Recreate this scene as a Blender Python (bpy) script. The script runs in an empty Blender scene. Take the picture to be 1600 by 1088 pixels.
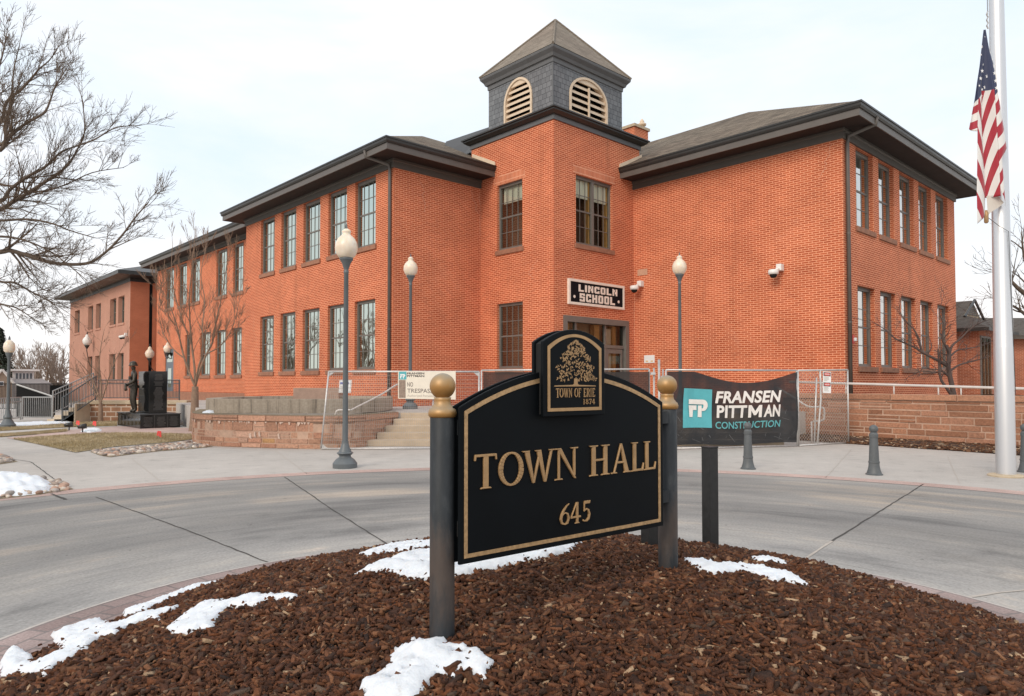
import bpy, math, random
import numpy as np
from mathutils import Vector
R=math.radians
C=bpy.context.scene.collection
sc=bpy.context.scene
rng=random.Random(7); nr=np.random.default_rng(11)
# ------------------------------------------------------------------ camera, sky, sun, exposure
H=1.6; F=1101.7; PIT=.0289; CX=788.7; CY=565.95; TH=.7434
cd=bpy.data.cameras.new('camera'); cam=bpy.data.objects.new('camera',cd); C.objects.link(cam)
cam.location=(0,0,H); cam.rotation_euler=(R(90)+PIT,0,0)
cd.sensor_width=36; cd.lens=36*F/1600; cd.shift_x=(800-CX)/1600; cd.shift_y=(CY-544)/1600
cd.clip_start=.05; cd.clip_end=3000; sc.camera=cam
SUN_EL,SUN_AZ=R(34),R(213)      # azimuth the light comes from, clockwise from +Y
w=bpy.data.worlds.new('World'); sc.world=w; w.use_nodes=True
nt=w.node_tree; nt.nodes.clear()
def N(t,typ,**k):
    n=t.nodes.new(typ)
    for a,b in k.items():
        if a in ('operation','blend_type','data_type','noise_dimensions','feature','attribute_name','sky_type','sun_disc','sun_elevation','sun_rotation','offset','offset_frequency','squash','squash_frequency','distance','interpolation_type','clamp','musgrave_type','gradient_type','wave_type','bands_direction','air_density','dust_density','ozone_density','altitude','invert'):
            setattr(n,a,b)
        else: n.inputs[a.replace('_',' ')].default_value=b
    return n
def ramp(t,src,stops):
    n=t.nodes.new('ShaderNodeValToRGB'); cr=n.color_ramp
    while len(cr.elements)<len(stops): cr.elements.new(.5)
    for e,(p,c) in zip(cr.elements,stops):
        e.position=p; e.color=(c,c,c,1) if not hasattr(c,'__len__') else (*c,1)
    t.links.new(src,n.inputs[0]); return n.outputs[0]
def mixc(t,f,a,b,bt='MIX'):
    n=t.nodes.new('ShaderNodeMix'); n.data_type='RGBA'; n.blend_type=bt
    for i,x in ((0,f),(6,a),(7,b)):
        if isinstance(x,bpy.types.NodeSocket): t.links.new(x,n.inputs[i])
        else: n.inputs[i].default_value=x if i==0 else ((*x,1) if len(x)==3 else x)
    return n.outputs[2]
def mth(t,op,a,b=None,c=None):
    n=t.nodes.new('ShaderNodeMath'); n.operation=op
    for i,x in enumerate((a,b,c)):
        if x is None: continue
        if isinstance(x,bpy.types.NodeSocket): t.links.new(x,n.inputs[i])
        else: n.inputs[i].default_value=x
    return n.outputs[0]
sky=N(nt,'ShaderNodeTexSky',sky_type='NISHITA',sun_disc=False,sun_elevation=SUN_EL,sun_rotation=SUN_AZ)
sky.dust_density=2.5; sky.air_density=1.1
tc=nt.nodes.new('ShaderNodeTexCoord')
mp=nt.nodes.new('ShaderNodeMapping'); mp.inputs['Scale'].default_value=(1.2,1.2,4.2); nt.links.new(tc.outputs['Generated'],mp.inputs[0])
n1=N(nt,'ShaderNodeTexNoise',Scale=1.6,Detail=6.,Roughness=.55,Distortion=.3); nt.links.new(mp.outputs[0],n1.inputs['Vector'])
cl=ramp(nt,n1.outputs[0],[(.30,.0),(.66,1.)])
cloud=mixc(nt,n1.outputs[0],(8.6,9.7,10.8),(11.3,10.4,10.1))          # thin high overcast, in the sky texture's own units
veil=mixc(nt,.84,sky.outputs[0],(8.8,10.3,11.5))
col=mixc(nt,cl,veil,cloud)
sp_=nt.nodes.new('ShaderNodeSeparateXYZ'); nt.links.new(tc.outputs['Generated'],sp_.inputs[0])
col=mixc(nt,ramp(nt,sp_.outputs[2],[(.0,.8),(.10,.45),(.27,0.)]),col,(11.3,10.5,9.9))      # warmer, paler air low down
bg=nt.nodes.new('ShaderNodeBackground'); bg.inputs[1].default_value=.085; nt.links.new(col,bg.inputs[0])
wo=nt.nodes.new('ShaderNodeOutputWorld'); nt.links.new(bg.outputs[0],wo.inputs[0])
sl=bpy.data.lights.new('sun','SUN'); sl.energy=1.5; sl.angle=R(26); sl.color=(1,.88,.74)
so=bpy.data.objects.new('sun',sl); C.objects.link(so); so.location=(-30,-40,60)
d=Vector((math.sin(SUN_AZ)*math.cos(SUN_EL),math.cos(SUN_AZ)*math.cos(SUN_EL),math.sin(SUN_EL)))
so.rotation_euler=d.to_track_quat('Z','Y').to_euler()
sc.view_settings.view_transform='Standard'; sc.view_settings.look='None'; sc.view_settings.exposure=.30; sc.view_settings.gamma=1
sc.view_settings.use_curve_mapping=False
# ------------------------------------------------------------------ frames: world (x right, y ahead) and building (v away to the right, u away to the left)
S,K=math.sin(TH),math.cos(TH)
def W(v,u,z=0): return (-S*u+K*v, K*u+S*v, z)
def VU(x,y): return (K*x+S*y, -S*x+K*y)
def ray(px,py):
    a=(px-CX)/F; b=-(py-CY)/F
    return a, math.cos(PIT)-b*math.sin(PIT), math.sin(PIT)+b*math.cos(PIT)
def G(px,py,z=0.):
    a,y,b=ray(px,py); t=(z-H)/b; return (a*t,y*t,z)
def AT(px,py,Y):
    a,y,b=ray(px,py); t=Y/y; return (a*t,Y,H+b*t)
# ------------------------------------------------------------------ mesh builder
class MB:
    def __init__(s): s.v=[]; s.f=[]; s.c=[]; s.col=None
    def face(s,pts):
        i=len(s.v); s.v+= [tuple(p) for p in pts]; s.f.append(tuple(range(i,i+len(pts)))); s.c.append(s.col)
    def add(s,vs,fs):
        i=len(s.v); s.v+=[tuple(p) for p in vs]
        for f in fs: s.f.append(tuple(i+k for k in f)); s.c.append(s.col)
    def box(s,a,b,fn=None):
        x0,y0,z0=[min(p,q) for p,q in zip(a,b)]; x1,y1,z1=[max(p,q) for p,q in zip(a,b)]
        vs=[(x0,y0,z0),(x1,y0,z0),(x1,y1,z0),(x0,y1,z0),(x0,y0,z1),(x1,y0,z1),(x1,y1,z1),(x0,y1,z1)]
        if fn: vs=[fn(*p) for p in vs]
        s.add(vs,[(3,2,1,0),(4,5,6,7),(0,1,5,4),(1,2,6,5),(2,3,7,6),(3,0,4,7)]); return s
    def tube(s,pts,r,n=8,cap=True):
        pts=[Vector(p) for p in pts]
        if not hasattr(r,'__len__'): r=[r]*len(pts)
        i0=len(s.v); up=None
        for k,p in enumerate(pts):
            t=(pts[min(k+1,len(pts)-1)]-pts[max(k-1,0)])
            t=t.normalized() if t.length>1e-9 else Vector((0,0,1))
            if up is None: up=Vector((0,0,1)) if abs(t.z)<.9 else Vector((1,0,0))
            a=t.cross(up)
            if a.length<1e-6: a=t.cross(Vector((.3,1,.2)))
            a.normalize(); b=a.cross(t); up=b
            for j in range(n):
                q=2*math.pi*j/n; s.v.append(tuple(p+a*(math.cos(q)*r[k])+b*(math.sin(q)*r[k])))
        for k in range(len(pts)-1):
            for j in range(n):
                s.f.append((i0+k*n+j,i0+k*n+(j+1)%n,i0+(k+1)*n+(j+1)%n,i0+(k+1)*n+j)); s.c.append(s.col)
        if cap and n>2:
            s.f.append(tuple(i0+j for j in range(n))[::-1]); s.c.append(s.col)
            e=i0+(len(pts)-1)*n; s.f.append(tuple(e+j for j in range(n))); s.c.append(s.col)
        return s
    def lathe(s,prof,o=(0,0,0),n=20):
        i0=len(s.v)
        for r,z in prof:
            for j in range(n):
                q=2*math.pi*j/n; s.v.append((o[0]+r*math.cos(q),o[1]+r*math.sin(q),o[2]+z))
        for k in range(len(prof)-1):
            for j in range(n):
                s.f.append((i0+k*n+j,i0+k*n+(j+1)%n,i0+(k+1)*n+(j+1)%n,i0+(k+1)*n+j)); s.c.append(s.col)
        s.f.append(tuple(i0+j for j in range(n))[::-1]); s.c.append(s.col)
        e=i0+(len(prof)-1)*n; s.f.append(tuple(e+j for j in range(n))); s.c.append(s.col)
        return s
    def prism(s,poly,fn,d0,d1):
        n=len(poly); vs=[fn(a,b,d0) for a,b in poly]+[fn(a,b,d1) for a,b in poly]
        s.add(vs,[tuple(range(n)),tuple(range(2*n-1,n-1,-1))]+[(k,n+k,n+(k+1)%n,(k+1)%n) for k in range(n)]); return s
    def strip(s,A,B):
        i=len(s.v); s.v+=[tuple(p) for p in A]+[tuple(p) for p in B]; n=len(A)
        for k in range(n-1): s.f.append((i+k,i+k+1,i+n+k+1,i+n+k)); s.c.append(s.col)
        return s
    def build(s,name,mat,par=None,smooth=False,uv=True,org=None,bevel=0,auto=None):
        o0=par.get('_org',(0,0,0)) if par else (org or (0,0,0)); o0=tuple(o0)
        me=bpy.data.meshes.new(name)
        me.from_pydata([(x-o0[0],y-o0[1],z-o0[2]) for x,y,z in s.v],[],s.f)
        if uv and len(s.f)<60000:
            l=me.uv_layers.new(name='UVMap'); dat=[]
            vv=s.v
            for p in me.polygons:
                n=p.normal; h=math.hypot(n.x,n.y)
                if h>.12: t=Vector((-n.y/h,n.x/h,0)); b=n.cross(t)
                else: t=Vector((1,0,0)); b=Vector((0,1,0))
                for vi in p.vertices:
                    q=Vector(vv[vi]); dat+= [q.dot(t),q.dot(b)]
            l.data.foreach_set('uv',dat)
        if any(c is not None for c in s.c):
            ca=me.color_attributes.new('Col','FLOAT_COLOR','CORNER'); dat=[]
            for p,c in zip(me.polygons,s.c): dat+= [*(c or (1,1,1)),1.]*len(p.vertices)
            ca.data.foreach_set('color',dat)
        me.materials.append(mat)
        o=bpy.data.objects.new(name,me); C.objects.link(o)
        if par: o.parent=par; o['_org']=o0
        elif org: o.location=org
        if smooth or auto:
            me.polygons.foreach_set('use_smooth',[True]*len(me.polygons))
        if auto: me.set_sharp_from_angle(angle=R(auto))
        if bevel:
            m=o.modifiers.new('bevel','BEVEL'); m.width=bevel; m.segments=2; m.limit_method='ANGLE'; m.angle_limit=R(40)
        return o
def tag(o,label=None,cat=None,group=None,kind=None):
    for k,x in (('label',label),('category',cat),('group',group),('kind',kind)):
        if x: o[k]=x
    return o
def thing(name,label,cat,org=(0,0,0),frame='w',group=None,rz=0.):
    o=bpy.data.objects.new(name,None); C.objects.link(o); o['_org']=org
    if frame=='b': o.location=W(*org); o.rotation_euler=(0,0,TH)
    else: o.location=org; o.rotation_euler=(0,0,rz)
    o.empty_display_size=.3
    return tag(o,label,cat,group)
THINGS=[]
def copy_tree(o,par=None):
    c=o.copy(); C.objects.link(c)
    if par: c.parent=par
    for ch in list(o.children): copy_tree(ch,c)
    return c
def np_mesh(name,V,Fq,mat,col=None,smooth=False):
    me=bpy.data.meshes.new(name); nv,nf=len(V),len(Fq); k=Fq.shape[1]
    me.vertices.add(nv); me.vertices.foreach_set('co',V.astype(np.float32).ravel())
    me.loops.add(nf*k); me.loops.foreach_set('vertex_index',Fq.astype(np.int32).ravel())
    me.polygons.add(nf); me.polygons.foreach_set('loop_start',(np.arange(nf)*k).astype(np.int32))
    me.update(calc_edges=True); me.validate()
    if col is not None:
        ca=me.color_attributes.new('Col','FLOAT_COLOR','POINT'); ca.data.foreach_set('color',np.c_[col,np.ones(len(col))].astype(np.float32).ravel())
    if smooth: me.polygons.foreach_set('use_smooth',[True]*nf)
    me.materials.append(mat); o=bpy.data.objects.new(name,me); C.objects.link(o); return o
# ------------------------------------------------------------------ materials
def mat(name,col,rough=.6,metal=0.,noise=None,bump=None,spec=.5,coat=0.,trans=None):
    """plain painted or cast material: noise=(scale,amount), bump=(scale,strength)"""
    m=bpy.data.materials.new(name); m.use_nodes=True; t=m.node_tree; b=t.nodes['Principled BSDF']
    b.inputs['Base Color'].default_value=(*col,1); b.inputs['Roughness'].default_value=rough; b.inputs['Metallic'].default_value=metal
    b.inputs['Specular IOR Level'].default_value=spec; b.inputs['Coat Weight'].default_value=coat
    tc=t.nodes.new('ShaderNodeTexCoord')
    if noise:
        n=N(t,'ShaderNodeTexNoise',Scale=noise[0],Detail=8.,Roughness=.65); t.links.new(tc.outputs['Object'],n.inputs['Vector'])
        a=noise[1]; f=ramp(t,n.outputs[0],[(.3,1-a),(.7,1+a*.7)])
        t.links.new(mixc(t,1.,col,f,'MULTIPLY'),b.inputs['Base Color'])
        t.links.new(mth(t,'MULTIPLY_ADD',n.outputs[0],.3,rough-.15),b.inputs['Roughness'])
    if bump:
        n=N(t,'ShaderNodeTexNoise',Scale=bump[0],Detail=6.,Roughness=.6); t.links.new(tc.outputs['Object'],n.inputs['Vector'])
        bp=N(t,'ShaderNodeBump',Strength=bump[1],Distance=.02); t.links.new(n.outputs[0],bp.inputs['Height']); t.links.new(bp.outputs[0],b.inputs['Normal'])
    if trans is not None: b.inputs['Alpha'].default_value=trans
    return m
def brick_mat(name,c1,c2,mortar,bw=.232,rh=.0692,ms=.0115,stain=.15,vert=False,bstr=.35,off=.5,patch=None):
    m=bpy.data.materials.new(name); m.use_nodes=True; t=m.node_tree; b=t.nodes['Principled BSDF']
    uv=t.nodes.new('ShaderNodeUVMap'); vec=uv.outputs[0]
    nw=N(t,'ShaderNodeTexNoise',Scale=3.,Detail=2.); t.links.new(vec,nw.inputs['Vector'])
    wv=t.nodes.new('ShaderNodeVectorMath'); wv.operation='MULTIPLY_ADD'; t.links.new(nw.outputs[1],wv.inputs[0]); wv.inputs[1].default_value=(.012,.002,0); t.links.new(vec,wv.inputs[2])
    br=N(t,'ShaderNodeTexBrick',Scale=1.,Mortar_Size=ms,Mortar_Smooth=.12,Bias=0.,Brick_Width=bw,Row_Height=rh,offset=off)
    br.inputs['Color1'].default_value=(*c1,1); br.inputs['Color2'].default_value=(*c2,1); br.inputs['Mortar'].default_value=(*mortar,1)
    t.links.new(wv.outputs[0],br.inputs['Vector'])
    n=N(t,'ShaderNodeTexNoise',Scale=.9,Detail=7.,Roughness=.62); t.links.new(vec,n.inputs['Vector'])
    f=ramp(t,n.outputs[0],[(.28,1-stain),(.72,1+stain*.8)])
    c=mixc(t,1.,br.outputs[0],f,'MULTIPLY')
    n2=N(t,'ShaderNodeTexNoise',Scale=60.,Detail=3.); t.links.new(vec,n2.inputs['Vector'])
    c=mixc(t,1.,c,ramp(t,n2.outputs[0],[(.3,.8),(.7,1.18)]),'MULTIPLY')
    n6=N(t,'ShaderNodeTexNoise',Scale=.23,Detail=5.,Roughness=.55); t.links.new(vec,n6.inputs['Vector'])
    c=mixc(t,1.,c,ramp(t,n6.outputs[0],[(.34,(.95,.92,.92)),(.5,(1.,1.,1.)),(.66,(1.03,1.06,1.07))]),'MULTIPLY')
    mp7=t.nodes.new('ShaderNodeMapping'); mp7.inputs['Scale'].default_value=(1.6,.13,1); t.links.new(vec,mp7.inputs[0]); n7=N(t,'ShaderNodeTexNoise',Scale=1.,Detail=5.,Roughness=.6); t.links.new(mp7.outputs[0],n7.inputs['Vector'])
    c=mixc(t,1.,c,ramp(t,n7.outputs[0],[(.30,.86),(.42,1.),(.64,1.),(.74,1.12)]),'MULTIPLY')      # faint rain runs
    if patch:   # efflorescence and repointed joints in loose patches
        n3=N(t,'ShaderNodeTexNoise',Scale=.45,Detail=9.,Roughness=.72,Distortion=.6); t.links.new(vec,n3.inputs['Vector'])
        c=mixc(t,mth(t,'MULTIPLY',ramp(t,n3.outputs[0],[(.6,0.),(.74,1.)]),patch[1]),c,patch[0])
    t.links.new(c,b.inputs['Base Color']); b.inputs['Roughness'].default_value=.85; b.inputs['Specular IOR Level'].default_value=.25
    bp=N(t,'ShaderNodeBump',Strength=bstr,Distance=.01); bp.invert=True; t.links.new(br.outputs['Fac'],bp.inputs['Height']); t.links.new(bp.outputs[0],b.inputs['Normal'])
    return m
def attr_mat(name,rough=.85,nscale=30.,amt=.25,bump=.3,bscale=60.):
    m=bpy.data.materials.new(name); m.use_nodes=True; t=m.node_tree; b=t.nodes['Principled BSDF']
    a=t.nodes.new('ShaderNodeAttribute'); a.attribute_name='Col'; tc=t.nodes.new('ShaderNodeTexCoord')
    n=N(t,'ShaderNodeTexNoise',Scale=nscale,Detail=6.,Roughness=.65); t.links.new(tc.outputs['Object'],n.inputs['Vector'])
    t.links.new(mixc(t,1.,a.outputs[0],ramp(t,n.outputs[0],[(.3,1-amt),(.7,1+amt)]),'MULTIPLY'),b.inputs['Base Color'])
    b.inputs['Roughness'].default_value=rough; b.inputs['Specular IOR Level'].default_value=.3
    if bump:
        n2=N(t,'ShaderNodeTexNoise',Scale=bscale,Detail=5.); t.links.new(tc.outputs['Object'],n2.inputs['Vector'])
        bp=N(t,'ShaderNodeBump',Strength=bump,Distance=.02); t.links.new(n2.outputs[0],bp.inputs['Height']); t.links.new(bp.outputs[0],b.inputs['Normal'])
    return m
def ground_mat(name,stops,scale=.5,fine=40.,famt=.15,polar=None,stretch=(1,1,1),rough=.9,bump=.15,streak=None):
    m=bpy.data.materials.new(name); m.use_nodes=True; t=m.node_tree; b=t.nodes['Principled BSDF']
    tc=t.nodes.new('ShaderNodeTexCoord'); vec=tc.outputs['Object']
    if polar:
        sp=t.nodes.new('ShaderNodeSeparateXYZ'); t.links.new(vec,sp.inputs[0])
        x=mth(t,'SUBTRACT',sp.outputs[0],polar[0]); y=mth(t,'SUBTRACT',sp.outputs[1],polar[1])
        r=mth(t,'SQRT',mth(t,'ADD',mth(t,'MULTIPLY',x,x),mth(t,'MULTIPLY',y,y))); a=mth(t,'ARCTAN2',y,x)
        cb=t.nodes.new('ShaderNodeCombineXYZ'); t.links.new(r,cb.inputs[0]); t.links.new(mth(t,'MULTIPLY',a,1.4),cb.inputs[1]); pv=cb.outputs[0]
    mp=t.nodes.new('ShaderNodeMapping'); mp.inputs['Scale'].default_value=stretch; t.links.new(pv if polar else vec,mp.inputs[0])
    n=N(t,'ShaderNodeTexNoise',Scale=scale,Detail=8.,Roughness=.6); t.links.new(mp.outputs[0],n.inputs['Vector'])
    c=ramp(t,n.outputs[0],stops)
    if polar:   # darker wheel lanes worn into the ring
        n4=N(t,'ShaderNodeTexNoise',Scale=.35,Detail=4.); t.links.new(vec,n4.inputs['Vector'])
        lane=ramp(t,mth(t,'ADD',mth(t,'DIVIDE',r,10.),mth(t,'MULTIPLY',mth(t,'SUBTRACT',n4.outputs[0],.5),.16)),[(.36,1.30),(.44,1.14),(.56,.86),(.70,.94),(.80,.84),(.9,.92),(.955,1.12)])
        c=mixc(t,1.,c,lane,'MULTIPLY')
        n5=N(t,'ShaderNodeTexNoise',Scale=1.,Detail=6.,Roughness=.7); mp5=t.nodes.new('ShaderNodeMapping'); mp5.inputs['Scale'].default_value=(9,1.2,1); t.links.new(pv,mp5.inputs[0]); t.links.new(mp5.outputs[0],n5.inputs['Vector'])
        c=mixc(t,1.,c,ramp(t,n5.outputs[0],[(.33,.84),(.5,1.),(.8,1.04)]),'MULTIPLY')
    n2=N(t,'ShaderNodeTexNoise',Scale=fine,Detail=4.); t.links.new(vec,n2.inputs['Vector'])
    c=mixc(t,1.,c,ramp(t,n2.outputs[0],[(.3,1-famt),(.7,1+famt)]),'MULTIPLY')
    n3=N(t,'ShaderNodeTexNoise',Scale=.55 if polar else 2.3,Detail=10.,Roughness=.72); t.links.new(vec,n3.inputs['Vector'])
    c=mixc(t,1.,c,ramp(t,n3.outputs[0],[(.30,.66),(.42,.93),(.58,1.),(.70,1.12)]),'MULTIPLY')
    n8=N(t,'ShaderNodeTexNoise',Scale=11.,Detail=3.,Roughness=.6); t.links.new(vec,n8.inputs['Vector'])
    c=mixc(t,1.,c,ramp(t,n8.outputs[0],[(.27,.55),(.31,1.),(.70,1.),(.75,1.22)]),'MULTIPLY')      # drips and grit
    t.links.new(c,b.inputs['Base Color']); b.inputs['Roughness'].default_value=rough; b.inputs['Specular IOR Level'].default_value=.3
    bp=N(t,'ShaderNodeBump',Strength=bump,Distance=.01); t.links.new(n2.outputs[0],bp.inputs['Height']); t.links.new(bp.outputs[0],b.inputs['Normal'])
    return m
def glass_mat(name,tint=(.86,.90,.87),ref=.05,gtint=(.56,.63,.58),k=.9):
    m=bpy.data.materials.new(name); m.use_nodes=True; t=m.node_tree; t.nodes.clear()
    tr=t.nodes.new('ShaderNodeBsdfTransparent'); tr.inputs[0].default_value=(*tint,1)
    gl=t.nodes.new('ShaderNodeBsdfGlossy'); gl.inputs['Roughness'].default_value=.015; gl.inputs['Color'].default_value=(*gtint,1)
    tc=t.nodes.new('ShaderNodeTexCoord'); n=N(t,'ShaderNodeTexNoise',Scale=1.1,Detail=1.); t.links.new(tc.outputs['Object'],n.inputs['Vector'])
    bp=N(t,'ShaderNodeBump',Strength=.06,Distance=.1); t.links.new(n.outputs[0],bp.inputs['Height']); t.links.new(bp.outputs[0],gl.inputs['Normal'])
    fr=N(t,'ShaderNodeFresnel',IOR=1.5); f=mth(t,'MULTIPLY_ADD',fr.outputs[0],k,ref)
    mx=t.nodes.new('ShaderNodeMixShader'); t.links.new(f,mx.inputs[0]); t.links.new(tr.outputs[0],mx.inputs[1]); t.links.new(gl.outputs[0],mx.inputs[2])
    o=t.nodes.new('ShaderNodeOutputMaterial'); t.links.new(mx.outputs[0],o.inputs[0]); return m
BRK=brick_mat('red_brick',(.41,.079,.029),(.545,.126,.049),(.79,.365,.215),patch=((.78,.38,.25),.3))
SOLD=brick_mat('soldier_brick',(.46,.105,.04),(.58,.155,.062),(.80,.42,.27),bw=.0692,rh=.215,off=0.)
BRA=brick_mat('rose_brick',(.47,.235,.165),(.50,.255,.18),(.53,.29,.215),bw=.232,rh=.0692,ms=.010,stain=.1,bstr=.1)
STONE=attr_mat('sandstone',.9,22.,.3,.5,50.)
SILL=mat('brown_sandstone',(.33,.155,.095),.9,noise=(6,.25),bump=(40,.4))
MORT=mat('mortar',(.50,.33,.24),.95,noise=(5,.25))
CAPST=mat('tan_cap_stone',(.50,.40,.28),.9,noise=(5,.2),bump=(30,.3))
TRIM=mat('bronze_grey_trim',(.115,.100,.088),.5,noise=(3,.12))
FRZ=mat('frieze_paint',(.085,.076,.066),.55,noise=(2,.1))
GUT=mat('dark_gutter',(.030,.029,.027),.4,noise=(3,.2))
SOFF=mat('brown_soffit',(.020,.014,.012),.7,noise=(1.5,.25))
FRAME=mat('window_frame_paint',(.165,.148,.130),.5,noise=(4,.12))
GLASS=glass_mat('window_glass'); GLASS2=glass_mat('strong_reflection_glass',ref=.45,gtint=(1,1,.97)); GLASS3=glass_mat('weak_reflection_glass',ref=.0,k=.4)  # the glasses differ in how strongly they reflect
BLIND=bpy.data.materials.new('pale_blind')
def _blind():
    m=BLIND; m.use_nodes=True; t=m.node_tree; b=t.nodes['Principled BSDF']
    uv=t.nodes.new('ShaderNodeUVMap'); mp=t.nodes.new('ShaderNodeMapping'); mp.inputs['Scale'].default_value=(1,.05,1); t.links.new(uv.outputs[0],mp.inputs[0])
    n=N(t,'ShaderNodeTexNoise',Scale=9.,Detail=2.); t.links.new(mp.outputs[0],n.inputs['Vector'])
    t.links.new(ramp(t,n.outputs[0],[(.3,(.24,.25,.20)),(.5,(.38,.39,.33)),(.75,(.48,.48,.42))]),b.inputs['Base Color']); b.inputs['Roughness'].default_value=.8
_blind()
BLIND2=mat('tree_reflection_blind',(.27,.25,.17),.8,noise=(2.2,.7)); BLIND3=mat('cream_roller_blind',(.85,.80,.66),.8)  # lower window blind darkened to olive, standing in for mirrored trees
DARK=mat('dark_interior',(.10,.062,.042),.8)
WOOD=mat('amber_wood',(.60,.30,.10),.5,noise=(5,.2))
SHING=brick_mat('asphalt_shingle',(.11,.085,.062),(.24,.19,.14),(.055,.043,.033),bw=.34,rh=.17,ms=.012,stain=.3,bstr=.8)
SLATE=brick_mat('slate_shingle',(.155,.16,.17),(.21,.215,.225),(.03,.03,.034),bw=.21,rh=.19,ms=.006,stain=.12,bstr=.6,off=.37)
SLTRIM=mat('slate_grey_paint',(.12,.12,.122),.55,noise=(3,.12))
METR=mat('grey_metal_roof',(.06,.06,.062),.5,noise=(2,.2))
CREAM=mat('cream_paint',(.70,.55,.40),.6,noise=(5,.08))
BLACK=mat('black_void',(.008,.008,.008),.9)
CONC=ground_mat('plaza_concrete',[(.3,(.43,.398,.366)),(.7,(.53,.49,.45))],scale=.28,famt=.08)
ROADM=ground_mat('road_concrete',[(.30,(.155,.150,.145)),(.43,(.26,.248,.236)),(.56,(.315,.296,.275)),(.68,(.46,.39,.325))],scale=.8,polar=(.45,3.65),stretch=(1.5,1.5,1),famt=.16)
BENCH=mat('weathered_concrete',(.33,.28,.225),.9,noise=(2.5,.25),bump=(25,.3))
STEP=mat('tan_step_concrete',(.56,.45,.33),.9,noise=(3,.15),bump=(25,.2))
LAMPG=mat('grey_lamp_paint',(.115,.128,.135),.45,noise=(6,.15))
GALV=mat('galvanised_steel',(.52,.50,.48),.45,metal=.6,noise=(12,.2))
WPIPE=mat('pale_pipe_paint',(.62,.57,.53),.45,noise=(4,.1))
WHITEP=mat('white_plastic',(.78,.76,.72),.45)
# ------------------------------------------------------------------ large structure: the school building (building frame: points are (v,u,z))
vA,uB,vC,uT,vD,uE=13.5,20.335,17.438,16.493,21.885,8.678
ZT,ZG,OV=9.005,9.688,.885; UAL,VE2=32.823,33.033; TZ,TG=10.634,11.0; TL,TR=uT+4.38,vC+4.84; V2,U2L=14.7,50.35
BLD=thing('school_building','two storey red brick school building with bronze trimmed windows and square corner tower','building',W(vA,uB,.0)) ; BLD['_org']=(0,0,0); BLD.location=(0,0,0); BLD.rotation_euler=(0,0,TH)
def face_fn(kind,c):     # (along, depth inwards, z) -> (v,u,z)
    return (lambda a,d,z:(c+d,a,z)) if kind=='v' else (lambda a,d,z:(a,c+d,z))
def wall(mb,kind,c,a0,a1,z0,z1,ops=(),rev=.24):
    P=face_fn(kind,c)
    xs=sorted({a0,a1,*[o[0] for o in ops],*[o[1] for o in ops]}); zs=sorted({z0,z1,*[o[2] for o in ops],*[o[3] for o in ops]})
    for x0,x1 in zip(xs,xs[1:]):
        for y0,y1 in zip(zs,zs[1:]):
            mx,my=(x0+x1)/2,(y0+y1)/2
            if any(o[0]<mx<o[1] and o[2]<my<o[3] for o in ops): continue
            mb.face([P(x0,0,y0),P(x1,0,y0),P(x1,0,y1),P(x0,0,y1)])
    for b0,b1,y0,y1 in ops:
        mb.face([P(b0,0,y0),P(b0,rev,y0),P(b0,rev,y1),P(b0,0,y1)]); mb.face([P(b1,0,y0),P(b1,rev,y0),P(b1,rev,y1),P(b1,0,y1)])
        mb.face([P(b0,0,y0),P(b1,0,y0),P(b1,rev,y0),P(b0,rev,y0)]); mb.face([P(b0,0,y1),P(b1,0,y1),P(b1,rev,y1),P(b0,rev,y1)])
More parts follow.
